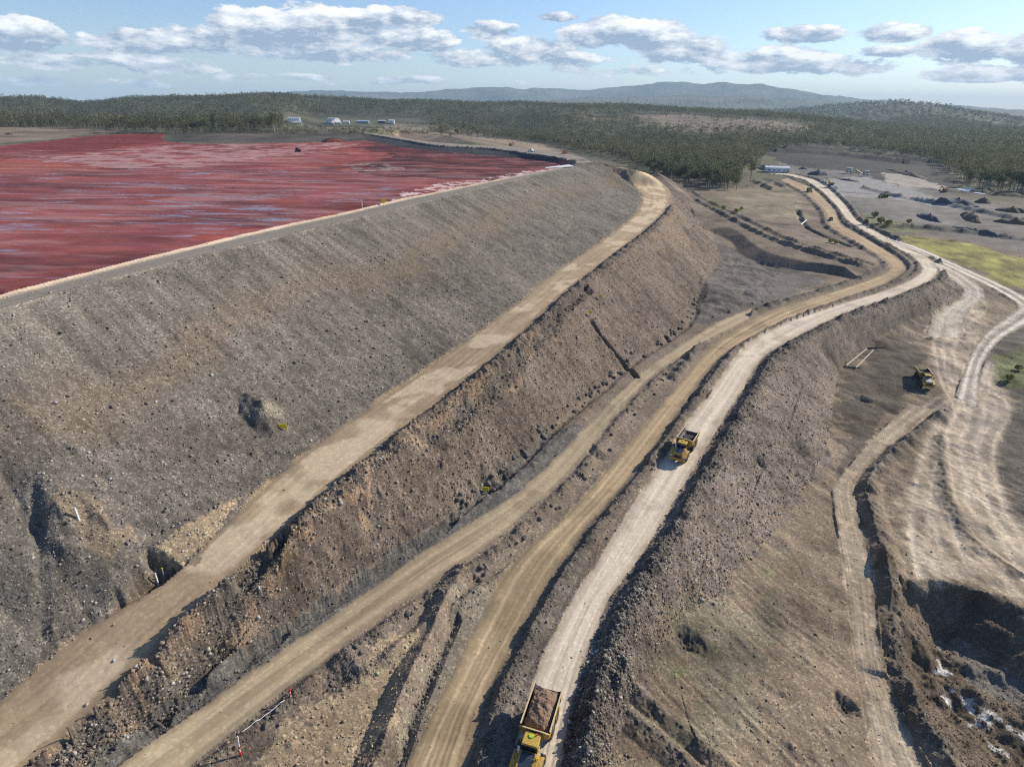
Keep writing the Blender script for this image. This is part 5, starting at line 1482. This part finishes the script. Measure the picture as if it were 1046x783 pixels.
wp = stand('white_post', 370, 212, 'white post at the pond edge near the yellow marker', 'post'); MB().tube((0, 0, -.2), (0, 0, 2.2), .12, .12, 8).build('pole', Pipe_m, wp)
wp = stand('white_pipe', 162, 597, 'white pipe leaning up out of the hollow beside the bench road', 'pipe'); MB().tube((0, 0, -.3), (-.2, .22, 1.4), .09, .09, 10).build('tube', Pipe_m, wp); MB().tube((-.2, .22, 1.4), (-.21, .23, 1.5), .13, .13, 10).build('collar', Conc, wp)
wp = stand('white_pipe', 81, 531, 'white pipe bent over the dug out hollow on the dam slope', 'pipe'); MB().tube((0, 0, -.3), (-.15, .1, 1.5), .10, .10, 10).tube((0, 0, .2), (-2.2, -.6, .15), .08, .08, 8).build('tube', Pipe_m, wp); MB().tube((-.15, .1, 1.5), (-.16, .1, 1.6), .14, .14, 10).build('collar', Conc, wp)
wp = stand('white_post', 812, 209, 'white post standing in the dry grass left of the tan haul road', 'post'); MB().tube((0, 0, -.2), (0, 0, 3.0), .3, .25, 8).build('pole', Pipe_m, wp)
def log(pa, pb, r_, m, lab, grp=None):
    a = G(*pa); b_ = G(*pb); c = (a + b_) / 2
    a = Vector((a[0], a[1], zat(a[0], a[1]) + r_)); b_ = Vector((b_[0], b_[1], zat(b_[0], b_[1]) + r_))
    mb = MB(); d = b_ - a
    for k in range(5):
        q0 = a + d * k / 5 + Vector((0, 0, .03 * (k % 2))); q1 = a + d * (k + 1) / 5 + Vector((0, 0, .03 * ((k + 1) % 2)))
        mb.tube(q0, q1, r_ * (1.1 - .06 * k), r_ * (1.1 - .06 * (k + 1)), 8)
    return tag(mb.build('log', m), lab, 'log', grp)
LG = 'poles dumped on the brown flat'
log((864, 374), (885, 357), .24, Wood_m, 'pale pole lying nearest the rocky slope on the brown flat', LG)
log((874, 376), (892, 358), .22, Wood_m, 'pale pole lying parallel, farther from the rocky slope', LG)
log((866, 374.5), (879, 375.5), .16, Wood_m, 'short pale pole across the lower ends of the two long poles', LG)
log((886, 356), (904, 355), .2, DkWood_m, 'dark pole lying across the upper ends of the pale poles', LG)
log((818, 230), (824, 225), .28, Pipe_m, 'short white pipe lying in the dry ground left of the tan haul road')
# pale pipes at the pond tip
g = G(577, 172)
pb_ = empty('pipe_bundle', (g[0], g[1], zat(g[0], g[1])), 0, 'bundle of white pipes lying at the tip of the pond', 'pipes')
for k in range(5):
    MB().tube((-9 + k * .6, -4 + k * .9, .35), (4 - k * .4, 5 + k * .2, .5 + .1 * k), .32, .32, 8).build('pipe', Pipe_m, pb_)

# sheet of pale liner by the forest edge
poly = GP([(976, 193.5), (990, 192), (1000, 194.5), (1007, 199), (998, 198), (985, 195.5)])
cen = poly.mean(0); mb = MB(); vs = []
for p in np.vstack([poly]): vs.append((p[0], p[1], zat(p[0], p[1]) + .35))
vs.append((cen[0], cen[1], zat(cen[0], cen[1]) + .8))
n = len(poly)
vs2 = [(x, y, z - .25) for x, y, z in vs]
mb.add(vs + vs2, [(i_, (i_ + 1) % n, n) for i_ in range(n)] + [(n + 1 + (i_ + 1) % n, n + 1 + i_, 2 * n + 1) for i_ in range(n)] + [(i_, n + 1 + i_, n + 1 + (i_ + 1) % n, (i_ + 1) % n) for i_ in range(n)])
tag(mb.build('liner_sheet', Pale_and_refl), 'pale sheet of liner spread on the ground by the forest edge', 'sheet')

# ------------------------------------------------------------------ trees
M_leaf = attr_mat('gum_leaves', .7, .35, .6, spec=.3)
_n, _l = M_leaf.node_tree.nodes, M_leaf.node_tree.links
_tr = _n.new('ShaderNodeBsdfTranslucent'); _ms = _n.new('ShaderNodeMixShader'); _ms.inputs[0].default_value = .4
_bs = _n['Principled BSDF']; _l.new(_bs.inputs['Base Color'].links[0].from_socket, _tr.inputs['Color'])
_l.new(_bs.outputs[0], _ms.inputs[1]); _l.new(_tr.outputs[0], _ms.inputs[2]); _l.new(_ms.outputs[0], _n['Material Output'].inputs['Surface'])
M_bark = mat('gum_bark', (.30, .26, .21), .9, dirt=.6, dcol=(.12, .10, .08), scale=1.5)
def leaf_quads(centres, sizes, cols, r_, per=1):
    """small crossed faces round each centre"""
    n = len(centres)
    u = r_.normal(size=(n, 3)); u /= np.linalg.norm(u, axis=1)[:, None]
    w_ = np.cross(u, r_.normal(size=(n, 3))); w_ /= np.linalg.norm(w_, axis=1)[:, None]
    s = sizes[:, None]
    k = r_.uniform(.55, 1.2, (n, 4, 1))
    vs = np.stack([centres - u * s * k[:, 0], centres + w_ * s * .7 * k[:, 1], centres + u * s * k[:, 2], centres - w_ * s * .7 * k[:, 3]], 1).reshape(-1, 3)
    fs = np.arange(4 * n).reshape(n, 4)
    cc = np.repeat(cols, 4, 0)
    return vs, fs, cc
def gum(seed, nleaf, h, lsize):
    """trunk mesh builder and crown arrays of one gum tree of height h"""
    r_ = np.random.default_rng(seed)
    tb = MB(); tips = []
    base = Vector((0, 0, -.6)); lean = Vector((r_.normal() * .05, r_.normal() * .05, 1)).normalized()
    fork = lean * h * r_.uniform(.38, .5)
    tb.tube(base, fork * .55, h * .022, h * .017, 7, False); tb.tube(fork * .55, fork, h * .017, h * .013, 7, False)
    nb_ = int(r_.integers(4, 7)); a0 = r_.uniform(0, 6.28)
    for k in range(nb_):
        a_ = a0 + 6.28 * k / nb_ + r_.normal() * .3; out = h * r_.uniform(.10, .24); up_ = h * r_.uniform(.18, .42)
        st_ = fork * r_.uniform(.75, 1.0)
        m_ = st_ + Vector((math.cos(a_) * out * .6, math.sin(a_) * out * .6, up_ * .5)); e_ = st_ + Vector((math.cos(a_) * out, math.sin(a_) * out, up_))
        tb.tube(st_, m_, h * .009, h * .006, 5, False); tb.tube(m_, e_, h * .006, h * .003, 5, False)
        tips += [(e_, 1.0), (m_ + Vector((r_.normal(), r_.normal(), .5)) * h * .03, .75)]
    tips.append((fork + Vector((0, 0, h * .42)), 1.0)); tips.append((fork + Vector((r_.normal() * .05, r_.normal() * .05, .25)) * h, .9))
    tb.tube(fork, fork + Vector((0, 0, h * .36)), h * .011, h * .003, 5, False)
    cs = []
    for k in range(nleaf):
        t_, s_ = tips[int(r_.integers(len(tips)))]
        d = r_.normal(size=3); d /= np.linalg.norm(d); d *= r_.uniform(.3, 1) ** .5 * h * .13 * s_; d[2] *= .8
        cs.append(np.array(t_) + d)
    cs = np.array(cs)
    tone = r_.uniform(.55, 1.5, (nleaf, 1)) ** 1.2
    cols = np.concatenate([np.array([[.108, .114, .056]]) * tone * r_.uniform(.9, 1.1, (nleaf, 3)), np.ones((nleaf, 1))], 1)
    vs, fs, cc = leaf_quads(cs, r_.uniform(.7, 1.3, nleaf) * lsize, cols, r_)
    return tb, vs, fs, cc

GUMS = []
for k in range(9):
    tb, vs, fs, cc = gum(500 + k, 430, 14.0 + (k % 4) * 1.1, .42)
    t_o = tb.build('trunk', M_bark); me_t = t_o.data; bpy.data.objects.remove(t_o)
    me_c = np_mesh('crown', vs, fs, M_leaf, {'Col': ('FLOAT_COLOR', cc)})
    GUMS.append((me_t, me_c))

edge_px = [(-160, 150), (-60, 134), (60, 131), (128, 134), (172, 134.4), (180, 137), (240, 137), (284, 136), (288, 119), (310, 118.5), (360, 119), (410, 119.5), (436, 121), (442, 140), (500, 146), (540, 149), (575, 154), (598, 160), (618, 163), (640, 168), (662, 181), (690, 193.5), (720, 196), (752, 196), (766, 190), (770, 170), (768, 158),
           (800, 152), (850, 152), (900, 158), (950, 166), (972, 180), (985, 190), (1010, 196), (1046, 198), (1120, 203), (1250, 215)]
def natural_hit(px, py):
    d = ray(px, py); h = math.hypot(d[0], d[1]); a_ = math.atan2(d[0], d[1])
    zr = H + RS * d[2] / h; zt = zf(RS * math.sin(a_), RS * math.cos(a_))
    k = np.nonzero((zt >= zr) & (RS > 150))[0]
    return a_, RS[k[0]] if len(k) else 3000
ea = np.array([natural_hit(*e) for e in edge_px]); ea = ea[np.argsort(ea[:, 0])]
CLEAR = zone([(640, 117.5), (700, 117), (800, 125), (826, 130), (800, 137), (700, 134), (660, 127)], 10, 133)
CLEAR2 = zone([(280, 133), (292, 119), (310, 118.5), (330, 121), (412, 119), (440, 124), (450, 132), (420, 141), (366, 134)], 3, 401)
CLEAR3 = zone([(590, 118), (650, 118), (650, 121), (600, 121)], 10, 134) | zone([(-40, 131), (60, 131), (128, 134.4), (80, 139), (20, 145), (-40, 149)], 3, 402) | zone([(400, 134), (470, 130), (560, 148), (600, 160), (500, 150), (420, 140)], 3, 403)
ELM = np.maximum.accumulate(np.arctan2(Z - H, RS[:, None]), axis=0)     # terrain skyline seen so far

def cand(r0, r1, cell, seed):
    r_ = np.random.default_rng(seed)
    A = (AZM * .92) * (r1 * r1 - r0 * r0)
    n = int(A / cell)
    rr_ = np.sqrt(r_.uniform(r0 * r0, r1 * r1, n)); aa = r_.uniform(-AZM * .92, AZM * .92, n)
    return rr_, aa
def keep(rr_, aa, hgt):
    i_ = np.clip(np.searchsorted(RS, rr_), 1, NR - 1); j_ = np.clip(np.searchsorted(AZ, aa), 1, NA - 1)
    red = np.interp(aa, ea[:, 0], ea[:, 1])
    x, y = rr_ * np.sin(aa), rr_ * np.cos(aa)
    # the strip behind the dam tip and the open country thin out in patches
    dens = 1 - .55 * sstep(.05, .35, fbm(x / 120, y / 120, 3, 410)) * (rr_ > 600)
    ok = (rr_ > red) & (rng.uniform(0, 1, len(rr_)) < dens)
    ok &= ~(CLEAR[i_, j_] & (rng.uniform(0, 1, len(rr_)) < .9)) & ~(CLEAR2[i_, j_] & (rng.uniform(0, 1, len(rr_)) < .93)) & ~(CLEAR3[i_, j_] & (rng.uniform(0, 1, len(rr_)) < .92))
    ok &= ~MUD[i_, j_] & ~SLOPE[i_, j_] & ~ONROAD[i_, j_]
    top = np.arctan2(Z[i_, j_] + hgt - H, rr_)
    ok &= top > ELM[np.maximum(i_ - 2, 0), j_] + .0004
    return ok, x, y, Z[i_, j_]
near_r, near_a = cand(330, 1150, 50, 1)
hh = rng.uniform(8, 18.5, len(near_r))
ok, x, y, z = keep(near_r, near_a, hh)
T1 = np.stack([x, y, z, hh, near_r, near_a], 1)[ok]
far_r, far_a = cand(1150, 2800, 85, 2)
hh = rng.uniform(10, 17, len(far_r)); ok, x, y, z = keep(far_r, far_a, hh); T2 = np.stack([x, y, z, hh, far_r, far_a], 1)[ok]
far_r, far_a = cand(2800, 5200, 600, 3)
hh = rng.uniform(14, 24, len(far_r)); ok, x, y, z = keep(far_r, far_a, hh); T3 = np.stack([x, y, z, hh, far_r, far_a], 1)[ok]
T1 = T1[np.argsort(T1[:, 4])]
infr = np.abs(T1[:, 5]) < math.radians(41)
ind = np.nonzero(infr)[0][:296]
rest = np.ones(len(T1), bool); rest[ind] = False
print('trees', len(T1), len(T2), len(T3), 'individual out to', T1[ind[-1], 4])
for q in ind:
    x, y, z, h, r, a_ = T1[q]
    grove = a_ < math.radians(23.5)
    if grove: lab, grp = 'slender grey green gum tree in the grove beyond the bench road bend', 'gum trees in the grove behind the dam'
    else: lab, grp = 'leafy gum tree in the front of the forest above the stockpile yard', 'gum trees at the forest edge above the yard'
    k = random.randrange(9); mt_, mc_ = GUMS[k]
    t = empty('gum_tree', (x, y, z), random.uniform(0, 6.28), lab, 'tree', grp)
    s = h / (14.0 + (k % 4) * 1.1) * 1.12
    t.scale = (s * random.uniform(.9, 1.2), s * random.uniform(.9, 1.2), s)
    link(mt_, 'trunk', t); link(mc_, 'crown', t)

def forest(name, T, nq, lsz, label, seed):
    """one mesh of many trees; nq leaf faces a tree"""
    r_ = np.random.default_rng(seed); n = len(T)
    # clump centres: 5 lobes per tree, faces round them
    lob = r_.normal(size=(n, 5, 3)) * np.array([.18, .18, .14]); lob[..., 2] += .62
    which = r_.integers(0, 5, (n, nq))
    c = np.take_along_axis(lob, which[..., None], 1) + r_.normal(size=(n, nq, 3)) * np.array([.085, .085, .065])
    c = c * T[:, 3][:, None, None] + T[:, None, :3]
    tt = r_.uniform(.6, 1.4, (n, 1, 1)) * r_.uniform(.8, 1.2, (n, nq, 1))
    hue = r_.uniform(0, 1, (n, 1, 1)); tt = tt * (1 + .35 * fbm(T[:, 0] / 45, T[:, 1] / 45, 3, 507))[:, None, None]
    col = (np.array([.100, .108, .050]) * (1 - hue) + np.array([.125, .116, .058]) * hue) * tt
    col = np.concatenate([col, np.ones((n, nq, 1))], 2).reshape(-1, 4)
    vs, fs, cc = leaf_quads(c.reshape(-1, 3), r_.uniform(.7, 1.4, n * nq) * np.repeat(T[:, 3], nq) * lsz, col, r_)
    # trunks: two crossed slivers
    tw = T[:, 3] * .013
    tv_ = []
    for ax in (0, 1):
        d = np.zeros((n, 3)); d[:, ax] = tw
        b0 = T[:, :3] - [0, 0, .5]; t0 = T[:, :3].copy(); t0[:, 2] += T[:, 3] * .66
        tv_.append(np.stack([b0 - d, b0 + d, t0 + d * .5, t0 - d * .5], 1))
    tv_ = np.concatenate(tv_, 0).reshape(-1, 3)
    tf_ = np.arange(len(tv_)).reshape(-1, 4) + len(vs)
    tc_ = np.tile(np.array([[.30, .27, .22, 1]]), (len(tv_), 1))
    me = np_mesh(name, np.vstack([vs, tv_]), np.vstack([fs, tf_]), M_leaf, {'Col': ('FLOAT_COLOR', np.vstack([cc, tc_]))})
    return tag(link(me, name), label, 'forest', None, 'stuff')
forest('forest', T1[rest], 110, .038, 'grey green eucalypt forest around the mine beyond the front trees', 21)
forest('forest', np.vstack([T2]), 28, .066, 'eucalypt forest covering the low hills behind the red pond', 22)
forest('forest', T3, 14, .10, 'hazy distant forest on the far rise', 23)

# low scrub on the bank below the shelters
sx_ = []; r_ = np.random.default_rng(31)
for k in range(900):
    g = G(r_.uniform(186, 440), r_.uniform(126.5, 137))
    if g[1] > 400: sx_.append((g[0], g[1], zat(g[0], g[1]) - 1.5, r_.uniform(2.5, 5.5), 0, 0))
forest('scrub', np.array(sx_), 26, .085, 'dark low scrub on the bank between the pond and the shelters', 24)
# shrubs
def shrub(px, py, h, col, label):
    g = G(px, py); r_ = np.random.default_rng(int(px)); h *= .68
    t = empty('shrub', (g[0], g[1], zat(g[0], g[1])), 0, label, 'shrub', 'shrubs in the valley')
    n = 220; d = r_.normal(size=(n, 3)); d /= np.linalg.norm(d, axis=1)[:, None]
    c = d * (r_.uniform(.3, 1, (n, 1)) ** .5) * np.array([.62, .62, .45]) * h; c[:, 2] += h * .55
    cols = np.concatenate([np.array([col]) * r_.uniform(.6, 1.4, (n, 1)), np.ones((n, 1))], 1)
    vs, fs, cc = leaf_quads(c, r_.uniform(.7, 1.3, n) * h * .12, cols, r_)
    link(np_mesh('foliage', vs, fs, M_leaf, {'Col': ('FLOAT_COLOR', cc)}), 'foliage', t)
    MB().tube((0, 0, -.2), (0, 0, h * .5), h * .04, h * .02, 6).tube((0, 0, h * .2), (h * .2, .1, h * .6), h * .025, h * .01, 5).tube((0, 0, h * .2), (-h * .2, -.1, h * .6), h * .025, h * .01, 5).build('stem', M_bark, t)
LIME = (.13, .20, .022); OLV = (.085, .10, .04); YEL = (.24, .20, .03)
shrub(739, 214, 3.6, LIME, 'bright green round shrub standing alone on the dry valley floor')
shrub(752, 217, 3.4, LIME, 'bright green shrub in the pair, farther from the lone one')
shrub(757, 214.5, 3.0, LIME, 'bright green shrub at the back of the pair')
shrub(848, 248, 2.8, LIME, 'green shrub beside the tan haul road, next to the yellow one')
shrub(853.5, 249, 2.6, YEL, 'yellowish shrub beside the tan haul road')
shrub(893, 222, 5.0, OLV, 'olive shrub above the green strip, leftmost of its row')
shrub(899, 228, 5.0, OLV, 'olive shrub in the middle of the row above the green strip')
shrub(907, 230, 4.5, OLV, 'olive shrub at the lower end of the row above the green strip')
shrub(928, 228, 3.6, OLV, 'olive shrub just left of the dark stone ridge')
shrub(884, 228, 3.6, OLV, 'low olive shrub nearest the pale haul road')
shrub(1030, 388, 2.6, (.10, .13, .03), 'green shrub on the dark ground outside the twin-wheel road bend')
shrub(1040, 378, 2.4, (.12, .13, .03), 'yellow green shrub farther back outside the twin-wheel road bend')
